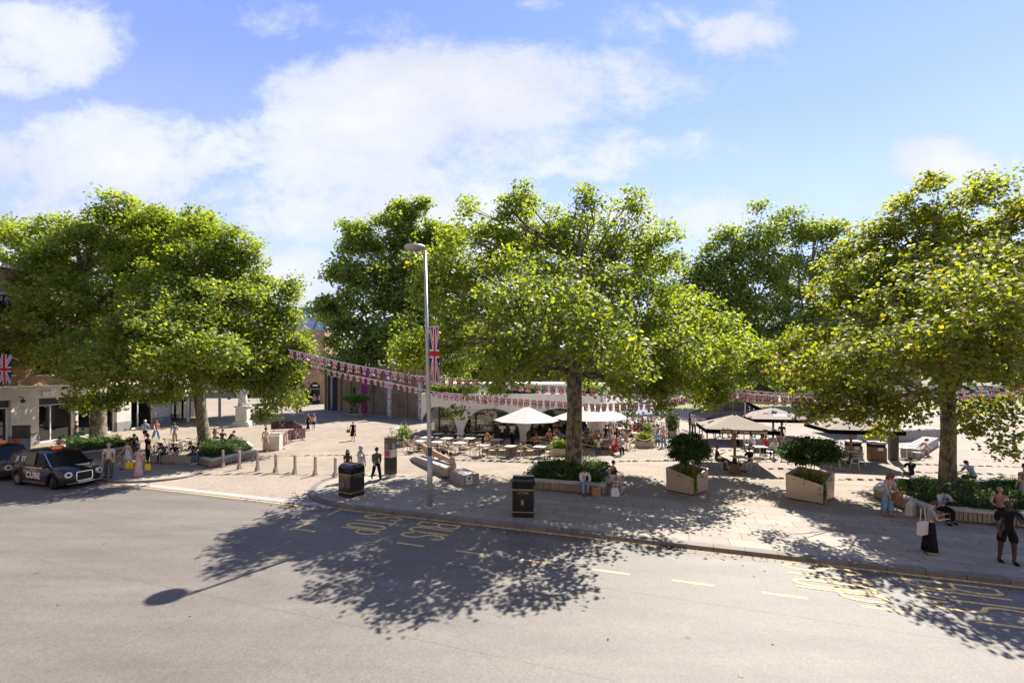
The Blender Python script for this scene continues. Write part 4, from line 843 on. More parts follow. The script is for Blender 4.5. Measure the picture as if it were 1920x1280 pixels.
# long concrete bench with a timber back
be = empty('stone_bench', (0,0,0), 0, 'long wedge-shaped concrete bench with a slanting timber back by the lamp post', 'bench')
pf = at(779,860); pn = at(884,910); dv = (pn-pf).normalized(); nv = Vector((-dv.y,dv.x,0)); L = (pn-pf).length
b = MB(); w = .85
def bx(s_, u, z): v_ = pf+dv*s_+nv*u; return (v_.x, v_.y, z)
prof = [(0,.02),(1.2,.38),(L*.35,.44),(L,.56)]
for (s0,z0),(s1,z1) in zip(prof[:-1],prof[1:]):
    b._add([bx(s0,-w/2,0),bx(s1,-w/2,0),bx(s1,-w/2,z1),bx(s0,-w/2,z0),bx(s0,w/2,0),bx(s1,w/2,0),bx(s1,w/2,z1),bx(s0,w/2,z0)],[(0,1,2,3),(5,4,7,6),(3,2,6,7)])
b._add([bx(L,-w/2,0),bx(L,w/2,0),bx(L,w/2,.56),bx(L,-w/2,.56)],[(0,1,2,3)])
b.build('seat_block', mat('concrete',(.30,.285,.265),.85,var=.15,scale=5,bump=.1), be)
b = MB(); a_, c_ = pf+dv*.9+nv*.18, pf+dv*(L*.66)+nv*.22; b._add([(a_.x,a_.y,.62),(c_.x,c_.y,.52),(c_.x,c_.y,.78),(a_.x,a_.y,1.02),(a_.x+.05,a_.y+.12,.62),(c_.x+.05,c_.y+.12,.52),(c_.x+.05,c_.y+.12,.78),(a_.x+.05,a_.y+.12,1.02)],[(0,1,2,3),(5,4,7,6),(3,2,6,7),(0,3,7,4),(1,5,6,2),(4,5,1,0)]); b.build('backrest', mat('bench_timber',(.42,.27,.15),.6,var=.15,scale=4), be)
b = MB(); [b.beam(pf+dv*s_+nv*.24+Vector((0,0,.3)), pf+dv*s_+nv*.24+Vector((0,0,.72)),.05) for s_ in (1.4,2.6,3.6)]; b.build('bracket', MATS['dark_frame'], be)
b = MB(); v_ = pf+dv*(L+.006)-nv*.12; b.box((v_.x,v_.y,.30),(.02,.34,.40),rz=math.atan2(dv.y,dv.x)); pq = b.build('plaque', MATS['cream_sign'], be)
b = MB(); v_ = pf+dv*(L+.018)-nv*.12; b.box((v_.x,v_.y,.38),(.006,.16,.10),rz=math.atan2(dv.y,dv.x),rx=R(25)); b.box((v_.x,v_.y,.22),(.006,.22,.03),rz=math.atan2(dv.y,dv.x)); b.build('emblem', MATS['dark_frame'], pq)

# statue
st_ = empty('statue', at(447,800)+Vector((0,.8,0)), R(12), 'white stone statue of a robed figure on a tall plinth', 'statue'); mat('marble', (.62,.585,.53), .7, var=.1)
b = MB(); b.box((0,0,.12),(1.8,1.8,.24)); b.box((0,0,.36),(1.5,1.5,.25)); b.box((0,0,1.25),(1.15,1.15,1.6),taper=.93); b.box((0,0,2.1),(1.35,1.35,.14)); b.build('plinth', MATS['marble'], st_, bevel=.02)
b = MB(); b.lathe([(.44,2.17),(.47,2.4),(.40,3.0),(.34,3.4),(.38,3.75),(.42,3.95),(.30,4.1),(.12,4.2),(.11,4.28)],(0,0,0),20,1.0,.8); b.tube([(.36,0,3.95),(.48,-.1,3.5),(.30,-.36,3.35)],[.14,.12,.07],10); b.tube([(-.36,0,3.95),(-.50,-.05,3.5),(-.42,-.28,3.15)],[.14,.12,.07],10); b.ell((0,-.03,4.42),(.145,.17,.20),14,10); b.ell((0,.03,4.46),(.20,.19,.22),14,10)
for k in range(9): a=k*.7; b.tube([(.44*math.cos(a),.36*math.sin(a),2.2),(.36*math.cos(a+.1),.30*math.sin(a+.1),3.3)],[.06,.03],6)
b.build('figure', MATS['marble'], st_, True)

# crowd barriers with printed covers, pale block
mat('maroon_cover', (.13,.055,.055), .75, var=.15, scale=3); mat('pale_block', (.55,.53,.48), .8)
def barrier(p, q, h, m, label):
    p = Vector(p); q = Vector(q); d = q-p; L = d.length; r_ = empty('crowd_barrier', p, math.atan2(d.y,d.x), label, 'barrier', 'covered barriers grouped in the square')
    b = MB(); k = 8
    for i in range(k):
        x0, x1 = L*i/k, L*(i+1)/k; y0, y1 = .04*math.sin(i*1.9), .04*math.sin((i+1)*1.9)
        b._add([(x0,-.05+y0,.16),(x1,-.05+y1,.16),(x1,-.03,h),(x0,-.03,h),(x0,.05+y0,.16),(x1,.05+y1,.16),(x1,.03,h),(x0,.03,h)],[(0,1,2,3),(5,4,7,6),(3,2,6,7),(0,4,5,1)])
    b.build('cover', m, r_); b = MB()
    for x in (.25, L-.25): b.beam((x,-.28,.02),(x,.28,.02),.05); b.beam((x,0,.02),(x,0,.3),.05)
    b.build('feet', MATS['dark_frame'], r_)
    b = MB(); c0 = L/2; s = .24; z = h*.55
    for sy in (-.10,.10):
        for sx in (-1,1):
            for sz in (-1,1): b.box((c0+sx*s*.75,sy,z+sz*s),(s*.5,.01,.035)); b.box((c0+sx*s,sy,z+sz*s*.75),(.035,.012,s*.5))
        for k in range(3): b.box((c0,sy,z-.1+.1*k),(.24,.011,.05))
    b.build('emblem', mat('pink_print',(.55,.42,.42),.6), r_)
barrier(at(508,808), at(550,806), .95, mat('brown_cover',(.06,.03,.028),.7), 'dark brown covered barrier at the back of the group')
barrier(at(551,808), at(566,818), .95, MATS['maroon_cover'], 'maroon covered barrier seen edge-on at the back right of the group')
barrier(at(541,829), at(572,824), 1.0, MATS['maroon_cover'], 'maroon covered barrier facing the road, with a white square emblem')
barrier(at(526,843), at(538,831), 1.0, MATS['maroon_cover'], 'short maroon covered barrier at the front left of the group')
pb = empty('stone_block', at(506,845)+Vector((0,.4,0)), R(8), 'pale squared block beside the maroon barriers', 'block'); b = MB(); b.box((0,0,.55),(1.15,.7,1.1)); b.build('block', MATS['pale_block'], pb, bevel=.03); b = MB(); b.box((.1,.1,1.16),(.9,.5,.1)); b.build('cap', MATS['concrete'], pb)

# round seat planter with a flat-topped tree
rs = empty('round_planter', at(668,781), 0, 'round stone seat planter under the flat-topped bright green tree', 'planter'); b = MB(); b.lathe([(1.15,0),(1.25,.35),(1.25,.5),(.9,.5),(.85,.45)],(0,0,0),28); b.build('ring', MATS['concrete'], rs, False); b = MB(); b.lathe([(.86,.3),(.86,.44)],(0,0,0),20); b.build('soil', MATS['soil'], rs)
pt = empty('umbrella_tree', at(668,781), 0, 'small bright green flat-topped tree in the round stone seat', 'tree'); b = MB(); [b.tube([(.1*math.cos(a),.1*math.sin(a),.4),(.25*math.cos(a),.25*math.sin(a),1.3),(.7*math.cos(a),.7*math.sin(a),2.0)],[.05,.04,.02],6) for a in (0,1.3,2.6,3.9,5.2)]; b.build('trunk', MATS['plane_bark'], pt, True)
bush('crown', (0,0,2.35), (1.45,1.3,.55), 3500, .14, LEAF_L, None, None, seed=71, parent=pt, sub=.15)

# parasols
def parasol(loc, rz, w, d, zr, za, val, m, mv, label, hexa=0, pole=.05, cat='parasol', group='parasols over the café tables'):
    r_ = empty('parasol', loc, rz, label, cat, group)
    if hexa: rim = [(w/2*math.cos(2*math.pi*k/hexa+.39), d/2*math.sin(2*math.pi*k/hexa+.39)) for k in range(hexa)]
    else: rim = [(-w/2,-d/2),(0,-d/2),(w/2,-d/2),(w/2,0),(w/2,d/2),(0,d/2),(-w/2,d/2),(-w/2,0)]
    b = MB(); nn = len(rim)
    for i in range(nn):
        p, q = rim[i], rim[(i+1)%nn]; m0 = ((p[0]+q[0])*.25,(p[1]+q[1])*.25)
        mid = (zr+za)/2-.01
        b._add([(p[0],p[1],zr),(q[0],q[1],zr),(q[0]*.5,q[1]*.5,mid),(p[0]*.5,p[1]*.5,mid),(q[0]*.04,q[1]*.04,za),(p[0]*.04,p[1]*.04,za)],[(0,1,2,3),(3,2,4,5)])
        b._add([(p[0],p[1],zr-.02),(q[0],q[1],zr-.02),(q[0]*.04,q[1]*.04,za-.02),(p[0]*.04,p[1]*.04,za-.02)],[(3,2,1,0)])
    b.build('canopy', m, r_)
    if val:
        b = MB()
        for i in range(nn):
            p, q = rim[i], rim[(i+1)%nn]; k=1.004; b._add([(p[0]*k,p[1]*k,zr-val),(q[0]*k,q[1]*k,zr-val),(q[0]*k,q[1]*k,zr+.01),(p[0]*k,p[1]*k,zr+.01)],[(0,1,2,3)])
        b.build('valance', mv, r_)
    b = MB(); b.tube([(0,0,0),(0,0,za+.08)],pole,10); b.build('pole', mat('parasol_timber',(.30,.17,.09),.6) if val else MATS['white_metal'], r_, True)
    b = MB(); b.lathe([(.06,za-.02),(.10,za+.03),(.03,za+.12)],(0,0,0),10); b.build('finial', mv, r_)
    for p in rim: b = MB(); b.beam((p[0]*.97,p[1]*.97,zr-.03),(0,0,za-.16),.03); b.build('rib', MATS['white_metal'] if not val else MATS['parasol_timber'], r_)
    b = MB(); b.box((0,0,.05),(.8,.8,.1)); b.tube([(0,0,.1),(0,0,.4)],pole*1.5,8); b.build('base', MATS['tub_base'], r_)
    return r_
def cloth(name, col, trn=.35):
    m = mat(name, col, .9, var=.05, scale=2); t = m.node_tree; p = t.nodes['Principled BSDF']; o = t.nodes['Material Output']; tr = t.nodes.new('ShaderNodeBsdfTranslucent'); tr.inputs[0].default_value = (*col,1); mx = t.nodes.new('ShaderNodeMixShader'); mx.inputs[0].default_value = trn
    t.links.new(p.outputs[0], mx.inputs[1]); t.links.new(tr.outputs[0], mx.inputs[2]); t.links.new(mx.outputs[0], o.inputs[0]); return m
cloth('taupe_canvas', (.30,.255,.215), .15); cloth('white_canvas', (.72,.68,.63), .4); mat('black_canvas', (.006,.006,.009), .95, spec=.05); cloth('blue_white_canvas', (.60,.64,.70), .4)
U1 = parasol((13.75,28.1,0), R(-14), 3.9, 3.9, 2.34, 3.05, .24, MATS['taupe_canvas'], MATS['black_canvas'], 'taupe square parasol with a lettered black valance, over the two men in black tops', pole=.08)
text_mesh('DUKE OF YORK SQUARE', .21, MATS['cream_sign'], 'lettering', U1, Matrix.Translation((.05,-1.985,2.215)) @ Matrix.Rotation(R(90),4,'X'), .004, 1.05, bold=.006)
def logo(U, w, zr, za, s=1):
    b = MB(); sl = math.atan2((zr+za)/2-.01-zr, w/4); 
    def Pn(u, v): y = -w/2+.35*w/2*1+v; f_ = (y+w/2)/(w/4); return (u, y, zr+((zr+za)/2-.01-zr)*f_+.012)
    def q_(u0,u1,v0,v1): b._add([Pn(u0,v0),Pn(u1,v0),Pn(u1,v1),Pn(u0,v1)],[(0,1,2,3)])
    q_(-.42,-.3,-.13,-.10); q_(-.42,-.39,-.1,.16); q_(-.42,-.3,.16,.19); q_(.3,.42,-.13,-.10); q_(.39,.42,-.1,.16); q_(.3,.42,.16,.19)
    for k in range(4): q_(-.28+.15*k,-.17+.15*k,-.05,.11)
    b.build('emblem', MATS['white_sign'], U)
U2 = parasol((20.2,35.2,0), R(-10), 4.2, 4.2, 2.25, 2.95, .24, MATS['taupe_canvas'], MATS['black_canvas'], 'taupe parasol with a white printed emblem, behind the lettered one', pole=.08); logo(U2, 4.2, 2.25, 2.95)
U3 = parasol((21.3,28.6,0), R(-14), 3.9, 3.9, 2.25, 2.95, .24, MATS['taupe_canvas'], MATS['black_canvas'], 'taupe parasol behind the wide clipped tree, partly under leaves', pole=.08)
U4 = parasol((31.5,42,0), R(-14), 5, 5, 2.4, 3.2, .2, MATS['taupe_canvas'], MATS['black_canvas'], 'taupe parasol farthest right, seen through the turning leaves', pole=.08)
parasol((px_x(988,34.3),34.3,0), R(20), 5.0, 5.0, 2.10, 3.08, 0, MATS['white_canvas'], MATS['white_metal'], 'white parasol in front of the pavilion, left of the two', 8)
parasol((px_x(1106,34.8),34.8,0), R(12), 5.6, 5.6, 2.22, 3.22, 0, MATS['white_canvas'], MATS['white_metal'], 'white parasol just right of the big tree trunk', 8)
parasol((px_x(1200,43),43,0), R(10), 3.8, 3.8, 1.95, 3.4, 0, MATS['blue_white_canvas'], MATS['white_metal'], 'bluish white square parasol in front of the railings')
parasol((px_x(1150,45),45,0), R(10), 3.8, 3.8, 2.1, 3.5, 0, MATS['white_canvas'], MATS['white_metal'], 'white square parasol beyond the right end of the pavilion')
parasol((px_x(1135,38),38,0), R(30), 3.6, 3.6, 2.05, 2.75, 0, MATS['white_canvas'], MATS['white_metal'], 'small white parasol at the right end of the pavilion', 8)
tn = empty('marquee', (18.4,38,0), R(-5), 'black peaked marquee with strings of small white bulbs', 'marquee')
b = MB(); b._add([(-2.9,-2.4,2.1),(2.9,-2.4,2.1),(2.9,2.4,2.1),(-2.9,2.4,2.1),(-.2,0,3.6),(.5,0,3.6),(-1.4,-1.3,2.55),(1.6,-1.3,2.6)],[(0,1,7,6),(6,7,5,4),(1,2,5,7),(2,3,4,5),(3,0,6,4)]); b._add([(-2.9,-2.4,1.85),(2.9,-2.4,1.85),(2.9,-2.4,2.1),(-2.9,-2.4,2.1)],[(0,1,2,3)]); b._add([(2.9,-2.4,1.85),(2.9,2.4,1.85),(2.9,2.4,2.1),(2.9,-2.4,2.1)],[(0,1,2,3)]); b.build('canopy', MATS['black_canvas'], tn)
for x, y in ((-2.8,-2.3),(2.8,-2.3),(2.8,2.3),(-2.8,2.3)): b = MB(); b.beam((x,y,0),(x,y,2.1),.08); b.build('leg', MATS['dark_frame'], tn)
b = MB(); b.tube([(0,-2.5,1.3),(0,-2.5,3.3)],.05,6); b.build('mast', MATS['galvanised'], tn)
b = MB()
for (p,q) in (((0,-2.5,3.2),(3.2,-2.7,2.0)),((0,-2.5,3.0),(3.2,-2.8,1.6)),((0,-2.5,2.7),(2.6,-3.6,2.0))):
    p, q = Vector(p), Vector(q)
    for i in range(11): m_ = p.lerp(q,i/10); m_.z -= .25*math.sin(math.pi*i/10); b.ell(m_,(.045,.045,.05),6,5)
b.build('bulbs', MATS['white_sign'], tn)

# ---- café furniture
mat('chair_steel', (.55,.52,.48), .35, .7); mat('cane', (.42,.33,.22), .7); mat('table_top', (.62,.59,.55), .4)
def make_chair(m, ms):
    r_ = empty('cafe_chair', (0,0,0), 0, 'x', 'chair')
    for sx in (-1,1):
        for sy in (-1,1):
            b = MB(); b.tube([(sx*.17,sy*.17,.45),(sx*.25,sy*.25,0)],.016,6); b.build('leg', m, r_)
    b = MB(); b.box((0,0,.455),(.42,.42,.03)); b.build('seat', ms, r_, bevel=.01)
    b = MB(); arc_ = [(.24*math.cos(t),.05+.24*math.sin(t)*1.0,.70+.10*math.sin(t)) for t in [math.pi*i/8 for i in range(9)]]; b.tube([(.24,-.16,.66)]+arc_+[(-.24,-.16,.66)],.018,6); 
    for i in (2,3,4,5,6): b.tube([arc_[i],(arc_[i][0]*.8,arc_[i][1]*.75,.46)],.012,4)
    b.tube([(.24,-.16,.66),(.21,-.15,.45)],.014,4); b.tube([(-.24,-.16,.66),(-.21,-.15,.45)],.014,4); b.build('backrest', m, r_)
    return r_
def make_table(mt, mf, sq=True, w=.75):
    r_ = empty('cafe_table', (0,0,0), 0, 'x', 'table')
    b = MB(); b.box((0,0,.745),(w,w,.035)); b.build('tabletop', mt, r_, bevel=.01)
    b = MB(); b.tube([(0,0,.02),(0,0,.73)],.035,8); b.build('pedestal', mf, r_); b = MB(); b.beam((-.28,-.28,.02),(.28,.28,.02),.06,.03); b.beam((-.28,.28,.025),(.28,-.28,.025),.06,.03); b.build('foot', mf, r_)
    return r_
chA = make_chair(MATS['cane'], MATS['cane']); chB = make_chair(MATS['chair_steel'], MATS['chair_steel']); tbA = make_table(MATS['table_top'], MATS['dark_frame']); tbB = make_table(MATS['table_top'], MATS['chair_steel'])
first = {chA.name: True, chB.name: True, tbA.name: True, tbB.name: True}
def put(o, loc, rz, label, group):
    if first.get(o.name):
        first[o.name] = False; o.location = loc; o.rotation_euler.z = rz; o['label'] = label; o['group'] = group; return o
    return copy_tree(o, loc=loc, rz=rz, label=label, group=group)
rg = random.Random(3)
KINDC = {'a': 'cane', 'b': 'silver metal'}
def cafe(px, py, rz, n_, tb, chh, lt, lc, gt, gc, w2=0):
    p = at(px, py); put(tb, p, rz, lt[0], gt)
    for k in range(n_):
        a = rz + [0, math.pi, math.pi/2, -math.pi/2][k]; off = Vector((math.cos(a-math.pi/2), math.sin(a-math.pi/2), 0))*(.62+rg.uniform(-.04,.1))
        side = ('near' if off.y > 0 else 'far') if abs(off.y) > abs(off.x) else ('left' if off.x > 0 else 'right')
        put(chh, p-off*1.0, a+rg.uniform(-.2,.2), '%s chair, %s side of %s' % (lc, side, lt[1]), gc)
LC1 = 'cane chair at the front row of empty tables before the pavilion'; LC2 = 'cane chair at the second row of tables before the pavilion'; LC3 = 'cane chair at the far row of tables close to the pavilion glass'
for i, (px, py) in enumerate([(786,846),(820,848),(862,850),(905,855),(958,857),(1012,858)]): cafe(px, py, R(70), 4 if i in (0,1,2,3) else 2, tbA, chA, ('square café table in the front row, '+['beside the lamp post','just right of the lamp post','third from the lamp post','nearest the bench end','at the left parasol edge','left of the flowering trough'][i], 'the front row table '+['beside the lamp post','just right of the lamp post','third from the lamp post','nearest the bench end','at the left parasol edge','left of the flowering trough'][i]), 'cane', 'tables of the front row', 'chairs of the front row')
for i, (px, py) in enumerate([(800,838),(838,840),(880,840),(932,843)]): cafe(px, py, R(70), 3, tbA, chA, ('square café table in the second row, '+['leftmost','second from left','third from left','rightmost'][i], 'the '+['leftmost','second','third','rightmost'][i]+' table of the second row from the front'), 'cane', 'tables of the second row', 'chairs of the second row')
for i, (px, py) in enumerate([(748,818),(762,822),(752,826),(822,830),(862,830),(905,832)]): cafe(px, py, R(80), 2, tbA, chA, ('small café table in the far row, '+['leftmost','behind the spiky plant','right of the spiky plant','left of the pavilion leg','under the pavilion leg','below the round sign'][i], 'the far row table '+['at the extreme left','behind the spiky plant','right of the spiky plant','left of the pavilion leg','under the pavilion leg','below the round sign'][i]), 'cane', 'tables of the far row', 'chairs of the far row')
LC4 = 'café chair among the busy tables under the white parasols'
BD = ['under the left white parasol','behind the flowering trough','hidden just right of the big trunk','below the second white parasol','left of the woman in red','right of the woman in red','by the pavilion arch','by the waiter in black','next to the guest in beige','next to the guest with raised hands','below the small white parasol','beside the guest in black','next to the guest in lavender','by the round green bush','at the back below the bluish parasol','beside the red-haired guest','by the dark cone shrub','by the waiter in blue']
busy = [(1010,838),(1050,836),(1085,838),(1112,832),(1130,842),(1160,842),(1080,824),(1125,820),(1165,818),(1185,828),(1150,808),(1190,806),(1215,812),(1235,826),(1175,796),(1210,795),(1240,803),(1145,797)]
for i, (px, py) in enumerate(busy): cafe(px, py, R(60+17*(i % 5)), 3, tbA, chA, ('café table in the busy terrace, '+BD[i], 'the terrace table '+BD[i]), 'cane', 'tables in the busy seating area', 'chairs in the busy seating area')
LC5 = 'silver metal chair among the tables near the taupe parasols'
cafe(1385,880,R(90),0,tbB,chB,('square metal table between the two men under the lettered parasol',''),'','metal tables by the parasols','silver chairs by the parasols')
MD = {(1425,858):'behind the man in black',(1575,880):'right of the wide clipped tree',(1590,868):'left of the brown waste bins',(1555,868):'behind the wide clipped tree',(1420,845):'beside the man in the white shirt',(1395,828):'in the gap behind the lettered parasol',(1480,836):'right of the person in navy',(1700,860):'in front of the concrete seat wall'}
for (px, py, rz, n_) in [(1425,858,80,2),(1575,880,60,2),(1590,868,100,3),(1555,868,90,2),(1420,845,85,2),(1395,828,60,2),(1480,836,80,2),(1700,860,80,2)]:
    cafe(px, py, R(rz), n_, tbB, chB, ('metal café table '+MD[(px,py)], 'the metal table '+MD[(px,py)]), 'silver', 'metal tables by the parasols', 'silver chairs by the parasols')
put(chB, at(1355,880), R(-80+180), 'silver metal chair under the man in the dark teal tee', 'silver chairs by the parasols'); put(chB, at(1413,883), R(-100), 'silver metal chair under the man in the black tee', 'silver chairs by the parasols')
# rope barrier: posts are things, each rope a thing
mat('rope', (.50,.43,.33), .9); mat('pale_post', (.55,.50,.44), .6)
posts = [(757,843),(776,850),(832,853),(899,856),(976,860),(1033,860),(1166,851),(1192,843),(1228,839)]
RL = ['', 'at the left corner of the terrace','left of the lamp post','right of the lamp post by the bench','below the round sign','in front of the left white parasol','','from the leaning post to the corner trough','right of the corner trough']
PL = ['pale rope post behind the map pillar','pale rope post left of the lamp post','pale rope post just right of the lamp post','pale rope post behind the bench end','pale rope post in front of the left white parasol','pale rope post at the flowering trough','pale rope post beside the woman in red','pale rope post left of the corner trough','pale rope post right of the corner trough']
p0_ = None
for i, p in enumerate(posts):
    if p0_ is None:
        p0_ = empty('rope_post', at(*p), 0, PL[0], 'post', 'rope barrier posts'); b = MB(); b.tube([(0,0,.03),(0,0,.98)],.035,8); b.lathe([(.05,.95),(.06,1.0),(.02,1.05)],(0,0,0),8); b.build('shaft', MATS['pale_post'], p0_); b = MB(); b.lathe([(.16,0),(.16,.03),(.05,.05)],(0,0,0),12); b.build('foot', MATS['pale_post'], p0_)
    else: copy_tree(p0_, loc=at(*p), rz=0, label=PL[i])
    if i and i != 6:
        a_, c_ = at(*posts[i-1]), at(*p); b = MB(); pts = [a_.lerp(c_,k/10)+Vector((0,0,.92-.30*math.sin(math.pi*k/10))) for k in range(11)]; b.tube(pts,.028,6); tag(b.build('barrier_rope', MATS['rope'], smooth=True), 'thick pale rope '+RL[i], 'rope', 'ropes of the terrace barrier')
a_, c_ = at(1078,852), at(1166,851); b = MB(); b.tube([a_.lerp(c_,k/10)+Vector((0,0,.9-.35*math.sin(math.pi*k/10))) for k in range(11)],.028,6); tag(b.build('barrier_rope', MATS['rope'], smooth=True), 'thick pale rope sagging right of the big tree trunk', 'rope', 'ropes of the terrace barrier')
# timber troughs
mat('trough_wood', (.36,.28,.20), .7, var=.2, scale=5)
def trough(px, py, w, d, h, rz, label, lf, seed, r=(.6,.3,.35), nl=1500, m=None, sz=.10):
    r_ = empty('timber_trough', at(px,py), rz, label, 'trough', 'planted troughs on the terrace'); b = MB(); b.box((0,0,h/2),(w,d,h)); b.build('box', MATS['trough_wood'], r_, bevel=.01)
    b = MB(); [b.box((0,-d/2-.008,h*(k+.5)/3),(w-.04,.012,h/3-.03)) for k in range(3)]; b.build('boards', MATS['pale_post'], r_)
    bush('leafy_plant', at(px,py)+Vector((0,0,h+r[2]*.6)), r, nl, sz, m or LEAF_L, lf, 'plant', 'plants in the terrace troughs', seed)
trough(1049,853,1.15,.5,.50,R(3),'timber trough left of the big tree trunk','pale flowering foliage in the trough left of the big trunk',81,(.6,.3,.32))
trough(1208,838,1.3,.6,.50,R(3),'timber trough at the corner of the busy terrace','tufted plants in the trough at the corner of the terrace',82,(.6,.35,.35),m=LEAF_A)
trough(757,836,.6,.5,.4,0,'small square trough at the left corner of the terrace','pale spiky plant at the left corner of the terrace',83,(.45,.4,.75),nl=1300)
trough(1214,822,.5,.5,.5,0,'small pot stand behind the corner trough','bright round bush behind the corner trough',84,(.45,.4,.45))
trough(1259,818,.55,.55,.55,0,'tall dark planter beside the busy tables','dark cone shrub beside the two people at the railings',85,(.45,.4,.95),m=LEAF_S,nl=2200)
trough(577,757,1.6,.8,.4,0,'low planter beside the arched doorway','dark shrub beside the arched doorway',86,(.8,.5,1.1),m=LEAF_S,sz=.2)
# brown bins, black column, concrete seats on the right
def obin(px, py, w, h, label):
    r_ = empty('waste_bin', at(px,py)+Vector((0,.35,0)), R(-14), label, 'litter bin'); m = mat('bin_brown',(.20,.11,.07),.5,.2)
    b = MB(); b.box((0,0,h*.36),(w,w*.8,h*.72)); b.build('body', m, r_, bevel=.04); b = MB(); b.box((0,.0,h*.80),(w-.12,w*.8-.12,h*.16)); b.box((0,w*.3,h*.8),(w,w*.18,h*.2)); b.build('opening', MATS['bin_dark'], r_); b = MB(); b.box((0,0,h*.94),(w+.02,w*.8+.02,h*.12)); b.build('lid', mat('bin_cap',(.55,.48,.40),.5), r_, bevel=.03)
    b = MB(); b.box((.05,-w*.4-.008,h*.62),(.3,.012,.18)); b.build('notice', MATS['white_sign'], r_)
obin(1652,864,.86,1.2,'brown waste bin with a pale lid, right beside the black column'); obin(1608,860,.8,1.15,'brown waste bin with a pale lid, half hidden behind hanging leaves')
bc = empty('lamp_column', at(1675,862), R(-14), 'square black lamp column rising into the turning plane tree', 'street lamp'); b = MB(); b.box((0,0,1.6),(.42,.42,3.2)); b.build('column_base', mat('column_black',(.035,.037,.042),.5), bc, bevel=.02); b = MB(); b.tube([(0,0,3.2),(0,0,8)],.08,10); b.build('pole', MATS['column_black'], bc); b = MB(); b.lathe([(.05,8),(.4,8.1),(.4,8.2),(.1,8.35)],(0,0,0),16); b.build('lamp_head', MATS['column_black'], bc)
def seatwall(p, q, w, h, label):
    p, q = at(*p), at(*q); d = q-p; r_ = empty('concrete_seat', p, math.atan2(d.y,d.x), label, 'seat wall', 'long concrete seat walls'); L = d.length
    b = MB(); b.box((L/2,0,h/2),(L,w,h)); b.build('block', MATS['concrete'], r_, bevel=.02); b = MB(); [b.box((.5+k*.9,0,h+.025),(.5,w*.8,.05)) for k in range(int(L/.95))]; b.build('seat_pad', MATS['coping'], r_)
seatwall((1705,858),(1745,834),.9,.62,'pale concrete seat wall right of the black column'); seatwall((1620,828),(1760,822),1.2,.9,'dark low wall behind the concrete seat'); seatwall((1410,845),(1500,838),.9,.75,'grey low wall under the lettered parasol')
seatwall((1690,948),(1640,918),.5,.1,'x') if False else None
seatwall((288,866),(364,869),.5,.48,'low dark seat wall with seated people, in front of the bicycles')
# bags on the ground
def bag(px, py, z, m, label, s=1, rz=0):
    r_ = empty('bag', at(px,py)+Vector((0,0,z)), rz, label, 'bag'); b = MB(); b.box((0,0,.17*s),(.36*s,.16*s,.34*s),taper=.8); b.build('body', m, r_, bevel=.03)
    b = MB(); b.tube([(-.09*s,0,.32*s),(-.08*s,0,.48*s),(.08*s,0,.48*s),(.09*s,0,.32*s)],.012,5); b.build('handle', m, r_)
bag(1153,930,0,mat('white_plastic',(.7,.72,.75),.5),'white carrier bag standing beside the seated girl',1.1); bag(1118,930,0,mat('brown_paper',(.32,.20,.11),.8),'brown paper bags at the seated man\'s feet',1.2)
bag(1708,965,0,mat('canvas_pale',(.62,.56,.52),.8),'pale bag lying by the planter behind the woman with the tote',1.5,.5); bag(1378,888,0,mat('bag_brown',(.16,.09,.06),.7),'dark brown bag under the metal table between the two men',1.6)
# small fallen leaves along the gutter
rngl = np.random.default_rng(5); N = 420; ss = rngl.uniform(-18,22,N); tt = TK-.04-np.abs(rngl.normal(size=N))*.35; PP = np.array([st(a, c, ROADZ+.015) for a, c in zip(ss, tt)])
N2 = 260; P2 = np.array([st(a, c, .02) for a, c in zip(rngl.uniform(-12,16,N2), TK+.5+rngl.random(N2)*6)]); N3 = 18; P3 = np.array([st(a, c, ROADZ+.015) for a, c in zip(rngl.uniform(-18,14,N3), TK-rngl.random(N3)*9)])
PA = np.vstack([PP,P2,P3]); o = leaves('fallen_leaves', PA, .085, rngl.uniform(.8,1,len(PA)), leaf_mat('dry_leaves',(.10,.06,.02),(.16,.10,.04),(.22,.13,.05),(.14,.07,.03),.9,.1), None, 6, LSHAPE, 6.0); tag(o, 'dry leaves scattered along the gutter and paving', 'leaves', kind='stuff')

# ================================================================ bunting
FM = [flag_mesh(.36, .56, 12, 18, .04, k, d_).build('flag', FLAGM) for k, d_ in ((1,0),(2,.25),(3,.55))]
def bunting(pts, label, n_, seed, sc=1.0):
    P = [atY(*p) for p in pts]; r_ = empty('bunting', P[0], 0, label, 'bunting', 'strings of union flag bunting'); rr = random.Random(seed)
    # resample
    seg = [(P[i+1]-P[i]).length for i in range(len(P)-1)]; T = sum(seg)
    def ev(s):
        for i, l in enumerate(seg):
            if s <= l or i == len(seg)-1: return P[i].lerp(P[i+1], s/l)
            s -= l
    b = MB(); b.tube([ev(T*k/40)-P[0] for k in range(41)], .012, 4); b.build('cord', MATS['flag_white'], r_)
    for k in range(n_):
        p = ev(T*(k+.5)/n_)-P[0]; f = bpy.data.objects.new('flag', FM[rr.choice((0,0,0,1,1,2))].data); COL.objects.link(f); f.parent = r_; f.location = p; f.rotation_euler = (R(rr.uniform(-28,28)), R(rr.uniform(-9,9)), R(rr.uniform(-25,25))); f.scale = (sc,)*3
bunting([(540,655,30.1),(555,658,30),(650,681,29.5),(775,704,28.5),(900,712,28)], 'upper string of union flag bunting between the left tree and the lamp post', 25, 1)
bunting([(538,675,35.1),(550,677,35),(650,701,34.6),(775,726,34.2),(830,737,34)], 'lower string of union flag bunting between the left tree and the lamp post', 27, 2, .8)
bunting([(830,735,33),(900,742,32),(1000,749,31.2),(1120,757,31),(1240,752,31.5),(1330,735,32)], 'string of bunting crossing in front of the white pavilion arches', 44, 3)
